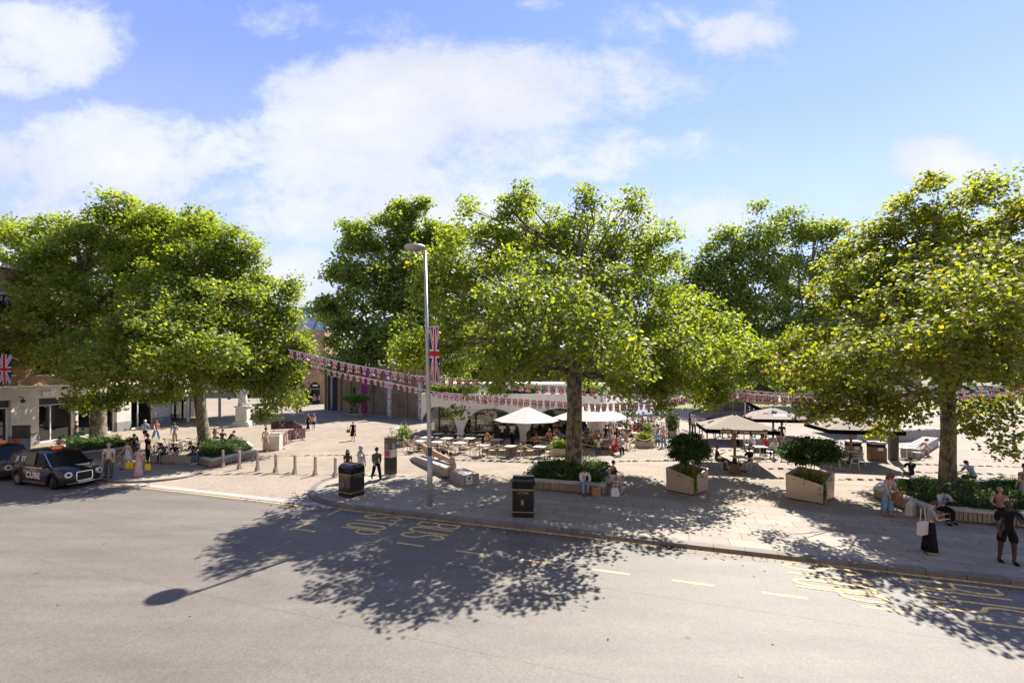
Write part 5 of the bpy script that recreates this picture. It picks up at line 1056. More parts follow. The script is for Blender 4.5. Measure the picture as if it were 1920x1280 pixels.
bunting([(930,712,33),(1010,722,32),(1095,725,31),(1135,727,30.5)], 'short string of bunting over the pavilion roof beside the big trunk', 14, 4, 1.1)
bunting([(1135,737,38),(1240,742,37),(1340,738,36),(1460,740,35)], 'faint string of bunting among the leaves above the busy tables', 24, 5)
bunting([(1290,712,30),(1370,728,30),(1450,736,29.5),(1600,740,29),(1920,722,28)], 'upper string of bunting over the black marquee', 38, 6)
bunting([(1280,735,32),(1370,738,32),(1450,740,31.5),(1620,742,31),(1920,730,30)], 'middle string of bunting over the black marquee', 46, 7)
bunting([(1350,728,27.5),(1400,738,27),(1480,744,27),(1650,748,26.5),(1920,738,26)], 'lower string of bunting over the black marquee', 34, 8)
for f in FM: bpy.data.objects.remove(f)
# ================================================================ taxis
n = NT('wrap_paint', .22); sp = n.t.nodes.new('ShaderNodeSeparateXYZ'); n.t.links.new(n.tc.outputs['Object'], sp.inputs[0]); nz = n.noise(n.mapping(), .9, 3, .5)
ad = n.t.nodes.new('ShaderNodeMath'); ad.operation='MULTIPLY_ADD'; n.t.links.new(nz, ad.inputs[0]); ad.inputs[1].default_value = 1.8; n.t.links.new(sp.outputs[0], ad.inputs[2])
rr = n.t.nodes.new('ShaderNodeValToRGB'); n.t.links.new(n.rng(ad.outputs[0], -1.6, 3.4, 0, 1), rr.inputs[0]); e = rr.color_ramp.elements
e[0].color=(.036,.010,.022,1); e[1].color=(.005,.014,.016,1)
for p_, c_ in ((.35,(.034,.009,.024)),(.55,(.042,.008,.015)),(.72,(.006,.010,.035))): x_=e.new(p_); x_.color=(*c_,1)
n.color(rr.outputs[0]); n.b.inputs['Coat Weight'].default_value = .35
mat('taxi_black', (.006,.006,.008), .22, coat=.3, var=.05); mat('tyre', (.015,.015,.015), .85); mat('alloy', (.35,.35,.36), .35, .8); mat('chrome', (.7,.7,.72), .15, 1.0); mat('amber_sign', (.55,.10,.03), .4, emit=.25)
mat('car_glass', (.010,.012,.012), .10, spec=.22); mat('headlight_glass', (.75,.78,.78), .15, .3); mat('car_inside', (.02,.02,.02), .9); mat('plate_white', (.72,.72,.70), .5, var=.02)
def taxi(s_, t_, paint, label, txt):
    r_ = empty('taxi', st(s_, t_, ROADZ), KERB_ANG, label, 'taxi', 'black cabs waiting at the kerb')   # x forward, wheels at +-1.49
    # stations along x: (x, sill z, belt z, roof z, half width low, half width roof)
    top = [(-2.38,.95,.95),(-2.30,1.10,1.30),(-2.10,1.14,1.66),(-1.6,1.15,1.84),(-.6,1.15,1.88),(.35,1.14,1.84),(.62,1.12,1.72),(1.32,1.06,1.10),(1.9,1.02,1.02),(2.25,.92,.92),(2.42,.72,.72)]
    hw = lambda x: .92*(1-max(0,(abs(x)-1.7)/.75)**2.2*.22)
    # lower body with wheel arches
    b = MB(); xs = sorted(set([t[0] for t in top]+list(np.linspace(-2.4,2.42,41))))
    def belt(x): return float(np.interp(x,[t[0] for t in top],[t[1] for t in top]))
    def roof(x): return float(np.interp(x,[t[0] for t in top],[t[2] for t in top]))
    def sill(x):
        z = .22+ (0.12*max(0,abs(x)-2.1)/.3)
        for wx in (-1.49,1.49):
            d_ = abs(x-wx)
            if d_ < .43: z = max(z, .34+math.sqrt(.43**2-d_**2))
        return z
    for a, c in zip(xs[:-1], xs[1:]):
        vs = []
        for x in (a,c):
            h, zl, zb_ = hw(x), sill(x), belt(x); zm = max(zl+.02, .62)
            vs += [(x,-h*.94,zl),(x,-h*1.0,zm),(x,-h*.93,zb_),(x,0,zb_+(.03 if x>1.2 else .0)),(x,h*.93,zb_),(x,h,zm),(x,h*.94,zl)]
        b._add(vs, [(i,i+1,8+i,7+i) for i in range(6)])
    x=2.42; h=hw(x); b._add([(x,-h*.94,sill(x)),(x,-h,.62),(x,-h*.93,.72),(x,h*.93,.72),(x,h,.62),(x,h*.94,sill(x))],[(0,1,2,3,4,5)]); x=-2.4; h=hw(x); b._add([(x,-h*.94,sill(x)),(x,-h,.62),(x,-h*.93,.95),(x,h*.93,.95),(x,h,.62),(x,h*.94,sill(x))],[(5,4,3,2,1,0)])
    b.build('body', paint, r_, True)
    b = MB(); b.box((0,0,.5),(4.3,1.5,.5)); b.build('underbody', MATS['car_inside'], r_)
    # greenhouse: roof skin, pillars, glass
    gx = [t for t in top if -2.35 < t[0] < 1.35]
    b = MB()
    rx = [(-2.24,1.42),(-2.05,1.70),(-1.6,1.845),(-.6,1.885),(.3,1.85),(.58,1.74)]
    for (a,za),(c,zc) in zip(rx[:-1],rx[1:]):
        vs=[]
        for x,z in ((a,za),(c,zc)): vs += [(x,-.76,z-.07),(x,-.62,z),(x,0,z+.02),(x,.62,z),(x,.76,z-.07)]
        b._add(vs,[(i,i+1,6+i,5+i) for i in range(4)])
    b.build('roof', paint if txt else MATS['taxi_black'], r_, True)
    b = MB()
    for sy in (-1,1):
        for (x0,z0,x1,z1,w_) in ((-2.28,1.1,-2.05,1.66,.16),(-1.0,1.14,-1.0,1.80,.07),(.0,1.14,.0,1.80,.14),(1.34,1.06,.56,1.72,.08)): b.beam((x0,sy*.86,z0),(x1,sy*.74,z1),w_,.05)
        b.beam((-2.05,sy*.745,1.66),(-1.4,sy*.75,1.80),.05); b.beam((-1.4,sy*.75,1.80),(.56,sy*.745,1.74),.05)
    b.build('pillar', paint, r_)
    def glz(nm, vs): b = MB(); b._add(vs,[tuple(range(len(vs)))]); return b.build(nm, MATS['car_glass'], r_)
    for sy in (-1,1):
        glz('side_window', [(-2.18,sy*.855,1.15),(-1.02,sy*.87,1.15),(-1.02,sy*.775,1.77),(-1.5,sy*.775,1.77),(-2.0,sy*.775,1.64)]); glz('side_window', [(-.97,sy*.87,1.15),(-.04,sy*.87,1.15),(-.04,sy*.775,1.78),(-.97,sy*.775,1.78)]); glz('side_window', [(.04,sy*.87,1.15),(1.24,sy*.86,1.10),(.60,sy*.775,1.70),(.04,sy*.775,1.78)])
    glz('windscreen', [(1.36,-.82,1.08),(1.36,.82,1.08),(.58,.72,1.73),(.58,-.72,1.73)]); glz('rear_window', [(-2.34,-.78,1.12),(-2.34,.78,1.12),(-2.10,.70,1.66),(-2.10,-.70,1.66)])
    b = MB(); [b.box((x,y,.95),(.35,.5,.7)) for x in (-1.6,.2) for y in (-.4,.4)]; b.build('seats', MATS['car_inside'], r_)
    for wx in (-1.49,1.49):
        for sy in (-1,1):
            st_a = R(-24) if (wx > 0 and txt) else 0
            w_ = empty('wheel_hub', (0,0,0)) if False else None
            b = MB(); b.xf(Matrix.Translation((wx,sy*.80,.34)) @ Matrix.Rotation(st_a,4,'Z')); b.tube([(0,-.11,0),(0,-.10,0),(0,.10,0),(0,.11,0)],[.30,.34,.34,.30],24); wh = b.build('wheel', MATS['tyre'], r_, True)
            b = MB(); b.xf(Matrix.Translation((wx,sy*.80,.34)) @ Matrix.Rotation(st_a,4,'Z')); b.tube([(0,sy*.08,0),(0,sy*.118,0),(0,sy*.125,0)],[.20,.20,.08],18); b.build('rim', MATS['alloy'], wh)
    b = MB(); b.box((2.43,0,.62),(.05,.60,.42)); b.build('grille', MATS['car_inside'], r_, bevel=.02)
    b = MB()
    for p_, q_ in (((2.45,-.34,.40),(2.45,-.34,.84)),((2.45,.34,.40),(2.45,.34,.84)),((2.45,-.34,.84),(2.45,.34,.84)),((2.45,-.34,.40),(2.45,.34,.40))): b.beam(p_,q_,.035)
    b.build('grille_frame', MATS['chrome'], r_)
    for sy in (-1,1):
        b = MB(); b.xf(Matrix.Translation((2.41,sy*.66,.76)) @ Matrix.Rotation(sy*R(22),4,'Z')); b.tube([(-.06,0,0),(.05,0,0)],.15,20); hl = b.build('headlight', MATS['headlight_glass'], r_); b = MB(); b.xf(Matrix.Translation((2.41,sy*.66,.76)) @ Matrix.Rotation(sy*R(22),4,'Z')); b.tube([(.045,0,0),(.056,0,0)],.075,14); b.build('lens', MATS['car_inside'], hl)
        b = MB(); b.ell((1.10,sy*1.02,1.16),(.10,.11,.09)); b.beam((1.10,sy*.86,1.10),(1.10,sy*1.0,1.14),.04); b.build('mirror', MATS['taxi_black'], r_, True)
        b = MB(); b.beam((-1.0,sy*.925,.27),(1.0,sy*.925,.27),.05,.03); b.build('sill_strip', MATS['chrome'], r_)
        b = MB(); b.beam((1.38,sy*.84,1.065),(.60,sy*.76,1.75),.02); b.build('windscreen_trim', MATS['chrome'], r_)
    b = MB(); b.beam((1.38,-.82,1.07),(1.38,.82,1.07),.025); b.build('windscreen_trim', MATS['chrome'], r_)
    b = MB(); b.box((2.47,0,.33),(.02,.54,.13)); pl = b.build('number_plate', MATS['plate_white'], r_)
    text_mesh('LB70 VBU' if txt else 'LG19 EKA', .12, MATS['dark_frame'], 'lettering', pl, Matrix.Translation((2.483,0,.33)) @ Matrix.Rotation(R(90),4,'Z') @ Matrix.Rotation(R(90),4,'X'), .002, 1.0)
    b = MB(); b.box((.10,0,1.95),(.18,.42,.12),taper=.8); b.build('roof_sign', MATS['amber_sign'], r_, bevel=.02)
    b = MB(); b.box((2.44,0,.30),(.04,1.5,.03)); b.build('bumper_strip', MATS['chrome'], r_)
    if txt:
        Ms = Matrix.Translation((-.05,-.925,.62)) @ Matrix.Rotation(R(90),4,'X')
        text_mesh('CUBE', .44, MATS['white_sign'], 'lettering', r_, Ms, .006, 1.05, bold=.012, space=1.1)
        b = MB(); b.box((-.05,-.91,.92),(.5,.01,.02)); b.box((.0,-.89,1.02),(1.5,.01,.035)); b.build('text_line', MATS['white_sign'], r_)
        text_mesh('JE  ET', .36, MATS['white_sign'], 'window_lettering', r_, Matrix.Translation((-1.25,-.85,1.42)) @ Matrix.Rotation(R(79),4,'X'), .003, 1.0, bold=.004)
    r_.scale = (.94,.96,.96); return r_
wr = (rd(29,908.5), rd(96,917.4)); sc_ = (wr[0][0]+wr[1][0])/2; tt_ = (wr[0][1]+wr[1][1])/2+.86
taxi(sc_+.1, tt_, MATS['wrap_paint'], 'dark maroon and blue taxi lettered CUBE on its side, front wheels turned', True)
taxi(sc_-5.15, tt_+.12, MATS['taxi_black'], 'plain black taxi cut off by the left edge, behind the lettered one', False)

# ================================================================ bicycles
mat('bike_black', (.02,.02,.022), .4, .3); mat('bike_grey', (.22,.22,.22), .4, .5); mat('bike_red', (.25,.03,.03), .4, .2)
def bike(p, rz, m, label, lean=8):
    r_ = empty('bicycle', p, rz, label, 'bicycle', 'bicycles parked by the planter'); r_.rotation_euler = (R(lean),0,rz)
    for wx in (-.52,.52):
        b = MB(); pts = [(wx+.335*math.cos(t),0,.34+.335*math.sin(t)) for t in [2*math.pi*k/22 for k in range(23)]]; b.tube(pts,.016,6,caps=False); w_ = b.build('wheel', MATS['tyre'], r_, True)
        b = MB(); [b.beam((wx,0,.34),(wx+.32*math.cos(k*.63),0,.34+.32*math.sin(k*.63)),.004) for k in range(10)]; b.tube([(wx,-.04,.34),(wx,.04,.34)],.02,6); b.build('spokes', MATS['alloy'], w_)
    b = MB(); T = lambda *a: b.tube(a,.016,6)
    T((-.52,0,.34),(-.08,0,.30),(.40,0,.78)); T((-.08,0,.30),(-.20,0,.86)); T((-.17,0,.78),(.38,0,.84)); T((-.52,0,.34),(-.17,0,.78)); T((.52,0,.34),(.44,0,.60),(.38,0,.88)); b.build('frame', m, r_, True)
    b = MB(); b.tube([(.38,0,.88),(.42,0,.97)],.014,6); b.tube([(.50,-.24,.98),(.44,-.20,1.0),(.42,0,.97),(.44,.20,1.0),(.50,.24,.98)],.013,6); b.build('handlebar', MATS['bike_black'], r_, True)
    b = MB(); b.ell((-.22,0,.92),(.13,.06,.03),10,6); b.tube([(-.20,0,.80),(-.21,0,.91)],.013,6); b.build('saddle', MATS['bike_black'], r_, True)
    b = MB(); b.tube([(-.08,-.06,.30),(-.08,.02,.30)],.09,12); b.beam((-.08,-.1,.30),(.02,-.1,.18),.015); b.beam((-.08,.1,.30),(-.18,.1,.42),.015); b.build('crank', MATS['alloy'], r_)
for (px, py, a, m, l) in [(360,844,8,'bike_black','black bicycle standing at the right end of the bicycle row'),(343,848,30,'bike_black','black bicycle second from the right end of the row'),(325,850,160,'bike_grey','grey bicycle in the middle of the row'),(305,854,20,'bike_black','black bicycle behind the two seated people bending forward'),(290,857,150,'bike_grey','grey bicycle at the left end of the row'),(316,846,15,'bike_red','dark red bicycle at the back of the row')]:
    bike(at(px,py), R(a), MATS[m], l)
b = MB(); 
for k, (px,py) in enumerate([(350,846),(328,851),(306,856)]):
    c_ = at(px,py); r_ = empty('bicycle_stand', c_, R(70), ['steel hoop stand at the right of the bicycle row','steel hoop stand in the middle of the bicycle row','steel hoop stand at the left of the bicycle row'][k], 'bicycle stand'); b = MB(); b.tube([(-.35,0,0),(-.35,0,.7),(-.25,0,.8),(.25,0,.8),(.35,0,.7),(.35,0,0)],.025,8); b.build('hoop', MATS['galvanised'], r_, True); b = MB(); b.box((-.35,0,.01),(.12,.12,.02)); b.build('foot_plate', MATS['galvanised'], r_); b = MB(); b.box((.35,0,.01),(.12,.12,.02)); b.build('foot_plate', MATS['galvanised'], r_)

# ================================================================ people
n = NT('cloth_check', .9); ck = n.t.nodes.new('ShaderNodeTexChecker'); ck.inputs['Scale'].default_value = 22; ck.inputs['Color1'].default_value = (.58,.60,.64,1); ck.inputs['Color2'].default_value = (.16,.24,.40,1); n.t.links.new(n.mapping(), ck.inputs['Vector']); n.color(ck.outputs[0])
PAL = dict(check=(.4,.45,.55), white=(.68,.66,.64), offwhite=(.55,.52,.47), black=(.014,.014,.016), navy=(.018,.026,.065), grey=(.26,.26,.27), lgrey=(.42,.42,.43), dgrey=(.07,.07,.075), blue=(.12,.22,.48), lblue=(.30,.42,.55), jeans=(.10,.16,.26), ljeans=(.22,.32,.45),
    pink=(.52,.30,.30), palepink=(.55,.38,.38), red=(.50,.02,.03), orange=(.50,.17,.07), yellow=(.60,.42,.05), olive=(.12,.12,.085), green=(.03,.28,.10), brown=(.12,.06,.035), beige=(.42,.34,.25), terracotta=(.40,.20,.15), lavender=(.38,.32,.50), teal=(.015,.05,.05), mustard=(.35,.22,.05), tan=(.34,.22,.13), lemon=(.60,.62,.42))
HAIRC = dict(dark=(.022,.014,.010), black=(.010,.009,.009), brown=(.06,.032,.018), auburn=(.20,.075,.03), blonde=(.42,.28,.13), grey=(.30,.29,.28), red=(.18,.06,.03))
SKIN = dict(l=(.56,.34,.25), m=(.40,.22,.14), t=(.26,.13,.08), d=(.075,.038,.024))
def cm(c): return mat('cloth_'+c, PAL[c], .92, var=.22, scale=9, bump=.5, spec=.12)
def hm(c): return mat('hair_'+c, HAIRC[c], .6, var=.25, scale=20)
def sm(c): return mat('skin_'+c, SKIN[c], .55, var=.05)
SKINNED = []
def skin_obj(name, verts, edges, radii, m, parent, sub=1):
    me = bpy.data.meshes.new(name); me.from_pydata([tuple(v) for v in verts], edges, []); me.materials.append(m); o = bpy.data.objects.new(name, me); COL.objects.link(o); o.parent = parent
    md = o.modifiers.new('skin','SKIN'); md.use_smooth_shade = True; md.branch_smoothing = .6
    if not me.skin_vertices: return o
    for i, r in enumerate(radii): me.skin_vertices[0].data[i].radius = r if isinstance(r, tuple) else (r, r)
    me.skin_vertices[0].data[0].use_root = True
    s2 = o.modifiers.new('sub','SUBSURF'); s2.levels = sub; s2.render_levels = sub; SKINNED.append(o); return o
POSE = dict(
    stand=dict(legs=((4,4),(-4,2)), arms=((5,8,12,0),(0,8,15,0)), lean=0), walk=dict(legs=((24,6),(-20,22)), arms=((-22,7,14,0),(24,7,22,0)), lean=3),
    phone=dict(legs=((3,3),(-3,2)), arms=((28,6,95,25),(20,6,80,25)), lean=4, head=28), lookdown=dict(legs=((3,3),(-4,3)), arms=((10,8,40,15),(8,8,20,5)), lean=8, head=35),
    sit=dict(sit=1, legs=((84,84),(80,72)), arms=((30,10,55,15),(28,10,60,15)), lean=6, head=8), sitlean=dict(sit=1, legs=((86,88),(82,78)), arms=((34,6,38,24),(28,6,44,22)), lean=32, head=30), sitphone=dict(sit=1, legs=((84,84),(80,76)), arms=((35,6,80,25),(32,6,85,25)), lean=14, head=28),
    sitback=dict(sit=1, legs=((82,60),(88,50)), arms=((20,12,60,10),(15,12,70,10)), lean=-6, head=0), sitcross=dict(sit=1, legs=((98,35),(82,84)), arms=((38,8,85,20),(30,8,40,20)), lean=2, head=6),
    handup=dict(legs=((4,4),(-4,4)), arms=((40,10,110,40),(5,8,25,0)), lean=2, head=10), armsup=dict(sit=1, legs=((84,84),(80,76)), arms=((150,30,100,-30),(150,30,100,-30)), lean=0, head=0))
def person(px, py, h, yaw, pose, label, top='white', sl=.45, bot=('trousers','navy'), shoe='dgrey', hair=('short','brown'), skin='l', sz=0.47, det=0, group=None, wide=1.0, off=(0,0), extra=None, z=0):
    P = POSE[pose]; k = h/1.75; sit = P.get('sit'); yaw = R(yaw); fw = Vector((math.sin(yaw), -math.cos(yaw), 0))
    loc = at(px, py, z) - fw*(.44*k if sit else 0) + Vector((off[0], off[1], 0)); root = empty('person', loc, yaw, label, 'person', group)
    if sit: sz = sz
    legs = P['legs']; TH, SH, AN = .43*k, .42*k, .075*k
    def legpts(side, a, kn, hip):
        a, kn = R(a), R(kn); hp = hip + Vector((side*.095*k*wide,0,-.03*k)); kd = Vector((side*.03,-math.sin(a),-math.cos(a))).normalized(); kp = hp+kd*TH
        b_ = a-kn; an = kp+Vector((0,-math.sin(b_),-math.cos(b_)))*SH; return hp, kp, an
    hipz = (sz+.10*k) if sit else None
    if not sit:
        low = min(legpts(1,*legs[0],Vector())[2].z, legpts(-1,*legs[1],Vector())[2].z); hipz = -low+AN
    pel = Vector((0,0,hipz)); ln = R(P['lean']); up = Vector((0,-math.sin(ln),math.cos(ln)))
    waist = pel+up*.15*k; chest = pel+up*.34*k; shz = pel+up*.475*k; nb = pel+up*.53*k; hp_ = R(P['lean']*.4+P.get('head',0)); hu = Vector((0,-math.sin(hp_),math.cos(hp_))); hf = Vector((0,-math.cos(hp_),-math.sin(hp_)))
    hc = nb+hu*.155*k; V = [pel, waist, chest, shz, nb, nb+hu*.06*k, hc+hu*-.035*k, hc+hu*.05*k]; r = [(.135*k*wide,.105*k*wide),(.118*k*wide,.092*k*wide),(.135*k*wide,.10*k*wide),(.10*k,.075*k),.055*k,.050*k,(.072*k,.082*k),(.076*k,.088*k)]
    E = [(0,1),(1,2),(2,3),(3,4),(4,5),(5,6),(6,7)]; J = {}
    for i, side in enumerate((1,-1)):
        a, kn = legs[i]; hp2, kp, an = legpts(side, a, kn, pel); toe = an+Vector((side*.02,-.15*k,-AN*.6)); n0 = len(V); V += [hp2,kp,an,toe]; r += [.088*k*wide,.056*k*wide,.038*k,(.036*k,.026*k)]; E += [(0,n0),(n0,n0+1),(n0+1,n0+2),(n0+2,n0+3)]; J['leg%d'%i] = (hp2,kp,an,toe)
        fa_, ou, el, inn = P['arms'][i]; fa_, ou, el, inn = R(fa_), R(ou), R(el), R(inn); s_ = shz+Vector((side*.185*k*(.5+.5*wide),0,-.015*k)); d1 = Vector((side*math.sin(ou),-math.sin(fa_)*math.cos(ou),-math.cos(fa_)*math.cos(ou))); e_ = s_+d1*.285*k
        fb_ = fa_+el; d2 = Vector((-side*math.sin(inn),-math.sin(fb_)*math.cos(inn),-math.cos(fb_)*math.cos(inn))); w_ = e_+d2*.245*k; hnd = w_+d2*.075*k; n0 = len(V); V += [s_,e_,w_,hnd]; r += [.056*k*wide,.040*k,.027*k,(.038*k,.022*k)]; E += [(3,n0),(n0,n0+1),(n0+1,n0+2),(n0+2,n0+3)]; J['arm%d'%i] = (s_,e_,w_,hnd,d2)
        hi = n0+3; sd = d2.cross(Vector((0,0,1)))
        sd = sd.normalized() if sd.length > .2 else Vector((0,1,0)); cr_ = d2.cross(sd).normalized()*(.4)
        if det:
            for q, (u_, L_) in enumerate(((-.030,.062),(-.010,.076),(.010,.072),(.028,.055))):
                n1 = len(V); p1 = hnd+sd*u_*k+d2*.02*k; V += [p1+d2*L_*.5*k, p1+(d2+cr_*.8).normalized()*L_*k]; r += [.0095*k,.0075*k]; E += [(hi,n1),(n1,n1+1)]
            n1 = len(V); V += [w_+sd*-.040*k+d2*.05*k, w_+sd*-.055*k+d2*.085*k]; r += [.011*k,.009*k]; E += [(hi-1,n1),(n1,n1+1)]
        else:
            n1 = len(V); V += [hnd+d2*.07*k+cr_*.02*k, hnd-sd*.035*k+d2*.03*k]; r += [(.030*k,.012*k),.011*k]; E += [(hi,n1),(hi,n1+1)]
    skin_obj('body', V, E, r, sm(skin), root)
    # face
    if det or py > 815:
        b = MB(); [b.ell(hc+hf*.088*k+Vector((sx*.030*k,0,0))+hu*.012*k,(.012*k,.010*k,.008*k),6,5) for sx in (-1,1)]; b.build('eyes', mat('eye_dark',(.02,.015,.012),.3), root)
        b = MB(); b.ell(hc+hf*.098*k-hu*.018*k,(.013*k,.02*k,.022*k),6,5); b.build('nose', sm(skin), root, True); b = MB(); b.ell(hc+hf*.088*k-hu*.055*k,(.024*k,.008*k,.006*k),6,4); b.build('mouth', mat('lips',(.30,.10,.09),.5), root)
        for sx in (-1,1): b = MB(); b.ell(hc+Vector((sx*.082*k,0,0)),(.014*k,.02*k,.030*k),6,5); b.build('ear', sm(skin), root, True)
    # top
    g = .020*k
    if top:
        Vt = [pel-up*.07*k, waist, chest, shz, nb-up*.015*k]; rt = [(.165*k*wide+g,.13*k*wide+g),(.125*k*wide+g,.10*k*wide+g),(.138*k*wide+g,.105*k*wide+g),(.105*k+g,.078*k+g),.058*k]; Et = [(0,1),(1,2),(2,3),(3,4)]
        for sx in (-1,1): Vt.append(pel+Vector((sx*.075*k*wide,0,-.01*k))); rt.append(.098*k*wide+g); Et.append((0,len(Vt)-1))
        if sl > 0:
            for i in (0,1):
                s_,e_,w_,hnd,d2 = J['arm%d'%i]; n0 = len(Vt)
                if sl < .95: Vt += [s_, s_.lerp(e_, min(1,sl*1.6))]; rt += [.060*k*wide+g, .050*k+g*.9]; Et += [(3,n0),(n0,n0+1)]
                else: Vt += [s_, e_, e_.lerp(w_,.92)]; rt += [.060*k*wide+g,.045*k+g,.034*k+g*.7]; Et += [(3,n0),(n0,n0+1),(n0+1,n0+2)]
        skin_obj('top', Vt, Et, rt, cm(top), root)
    kind, col = bot[0], bot[1]
    if kind in ('trousers','shorts','wide'):
        Vt = [pel+up*.12*k, pel-up*.03*k]; rt = [(.14*k*wide+g*.3,.11*k*wide+g*.3),(.162*k*wide+g*.4,.13*k*wide+g*.4)]; Et = [(0,1)]; fl_ = 1.5 if kind == 'wide' else 1.0
        for i in (0,1):
            hp2,kp,an,toe = J['leg%d'%i]; n0 = len(Vt)
            if kind == 'shorts': Vt += [hp2-Vector((0,0,.02)), hp2.lerp(kp,.85)]; rt += [.092*k*wide+g,.075*k*wide+g]; Et += [(1,n0),(n0,n0+1)]
            else: Vt += [hp2-Vector((0,0,.02)), kp, kp.lerp(an,.97)]; rt += [.092*k*wide+g,(.060*k*wide+g)*fl_,(.048*k+g)*fl_]; Et += [(1,n0),(n0,n0+1),(n0+1,n0+2)]
        skin_obj('trousers' if kind != 'shorts' else 'shorts', Vt, Et, rt, cm(col), root)
    else:
        L_ = bot[2] if len(bot) > 2 else .5; b = MB(); z0 = (waist.z+.10*k if kind == 'dress' else pel.z+.08*k); zt = z0-L_*h
        prof = [(.125*k*wide,z0),(.15*k*wide+g,pel.z)] + [((.155+.10*q)*k*wide+.01, pel.z+(zt-pel.z)*q) for q in (.3,.65,1.0)]
        if sit:
            b.tube([pel+Vector((0,0,.08)), pel+Vector((0,-.15,.0)), (J['leg0'][1]+J['leg1'][1])/2+Vector((0,0,0)), (J['leg0'][1]+J['leg1'][1])/2+Vector((0,-.06,-.30*L_/.5))],[.15*k,.17*k,.15*k,.19*k],12)
        else: b.lathe(prof[::-1],(0,0,0),20,1.0,.82)
        b.build('skirt' if kind == 'skirt' else 'dress', cm(col), root, True)
    # shoes
    for i in (0,1):
        hp2,kp,an,toe = J['leg%d'%i]; b = MB(); c_ = (an*.6+toe*.4); b.ell((c_.x,c_.y-.03*k,an.z-.035*k),(.048*k,.135*k,.045*k),10,6); b.ell((an.x,an.y+.01,an.z),(.045*k,.05*k,.06*k),8,6); b.build('shoe', cm(shoe), root, True)
    # hair
    st__, hcname = hair; b = MB()
    def cap(sc, cut_f=.30, cut_z=.1, m_=14, n_=18):
        vs = []; 
        for i in range(m_+1):
            ph = math.pi*i/m_
            for j in range(n_):
                t = 2*math.pi*j/n_; d = Vector((math.sin(ph)*math.cos(t), math.sin(ph)*math.sin(t), math.cos(ph))); f_ = d.y; u = d.z   # f_: +back
                ff = -f_; rr_ = 1.0
                if u < cut_z-.1 and ff > -.15: rr_ = .80
                if ff > cut_f and u < .45: rr_ = .78
                if u < -.55: rr_ = .7
                vs.append(hc+hu*.015*k+Vector((d.x*.092*k*sc*rr_,0,0))+(-hf)*(f_*.105*k*sc*rr_)+hu*(u*.118*k*sc*rr_))
        b._add(vs, [(i*n_+j,i*n_+(j+1)%n_,(i+1)*n_+(j+1)%n_,(i+1)*n_+j) for i in range(m_) for j in range(n_)])
    nm = 'hair'; mm_ = hm(hcname) if hcname in HAIRC else (sm(skin) if hcname=='skin' else cm(hcname))
    if st__ == 'short': cap(1.07)
    elif st__ == 'curly': cap(1.32,.35,.0)
    elif st__ == 'bald': cap(1.015); mm_ = sm(skin) if hcname == 'skin' else mm_
    elif st__ == 'bun': cap(1.07); b.ell(hc-hf*.10*k+hu*.08*k,(.05*k,.05*k,.045*k),10,8)
    elif st__ == 'long': cap(1.1); b.tube([hc-hf*.04*k+hu*.03*k, hc-hf*.075*k-hu*.10*k, nb-hf*.085*k-up*.06*k, nb-hf*.09*k-up*.20*k],[.09*k,.085*k,.075*k,.03*k],10); [b.tube([hc+Vector((sx*.07*k,0,0)), hc+Vector((sx*.088*k,0,0))-hu*.12*k, nb+Vector((sx*.09*k,-.05*k,0))-up*.10*k],[.035*k,.04*k,.02*k],8) for sx in (-1,1)]
    elif st__ == 'hood': nm = 'hood'; cap(1.3,.55,-.2); b.tube([hc-hf*.03*k-hu*.10*k, nb+up*.0-hf*.02*k],[.10*k,.12*k],10)
    elif st__ == 'cap': nm = 'cap'; cap(1.09,.3,.25); c_ = hc+hf*.13*k+hu*.055*k; b.ell(c_,(.075*k,.075*k,.012*k),12,6)
    b.build(nm, mm_, root, True)
    if extra: extra(root, J, k, dict(pel=pel,nb=nb,shz=shz,hc=hc,up=up))
    return root, loc, J
def held_bag(name, p, d, m, label, rz=0, hl=.3, taper=.9):
    r_ = empty(name, p, rz, label, 'bag'); b = MB(); b.box((0,0,-d[2]/2),d,taper=taper); b.build('body', m, r_, bevel=.025)
    b = MB(); b.tube([(-d[0]*.3,0,0),(-d[0]*.18,0,hl),(d[0]*.18,0,hl),(d[0]*.3,0,0)],.012,6); b.build('strap', m, r_); return r_
def phone(p, label):
    b = MB(); b.box((0,0,0),(.075,.15,.01),rx=R(30)); o = b.build('phone', MATS['dark_frame']); o.location = p; tag(o, label, 'phone')
def tee_panel(root, J, k, q):
    b = MB(); c_ = q['pel'].lerp(q['nb'],.58); b.ell((c_.x, c_.y-.088*k, c_.z),(.060*k,.055*k,.20*k),12,8); b.build('blue_tee', cm('blue'), root, True)
PN = []
a_ = person(1743,1036,1.66,62,'phone','woman in grey tee and long black skirt looking at her phone near the kerb','grey',.45,('skirt','black',.54),'lemon',('short','brown'),'l',det=2)
held_bag('tote_bag', a_[1]+Vector((-.30,-.10,1.02)), (.46,.12,.42), MATS['canvas_pale'], 'big pale canvas tote bag on the shoulder of the woman by the kerb', R(20), .42)
person(1889,1055,1.84,-25,'handup','broad person in black tee and shorts by the kerb, one hand at the waist','black',.55,('shorts','black'),'black',('bald','skin'),'d',det=2,wide=1.22)
a_ = person(1664,966,1.74,12,'lookdown','woman with long auburn hair, pink jacket and wide jeans leaning at the planter corner','palepink',1,('wide','ljeans'),'tan',('long','auburn'),'l',det=2)
held_bag('handbag', a_[1]+Vector((.22,-.22,.98)), (.36,.18,.34), mat('tan_leather',(.25,.10,.04),.5), 'round tan leather handbag held by the woman in the pink jacket', R(10), .25)
person(1697,905,1.76,172,'sit','man in navy tee seen from behind, seated left of the rightmost trunk','navy',.45,('shorts','dgrey'),'dgrey',('short','brown'),'l',det=1,sz=.5)
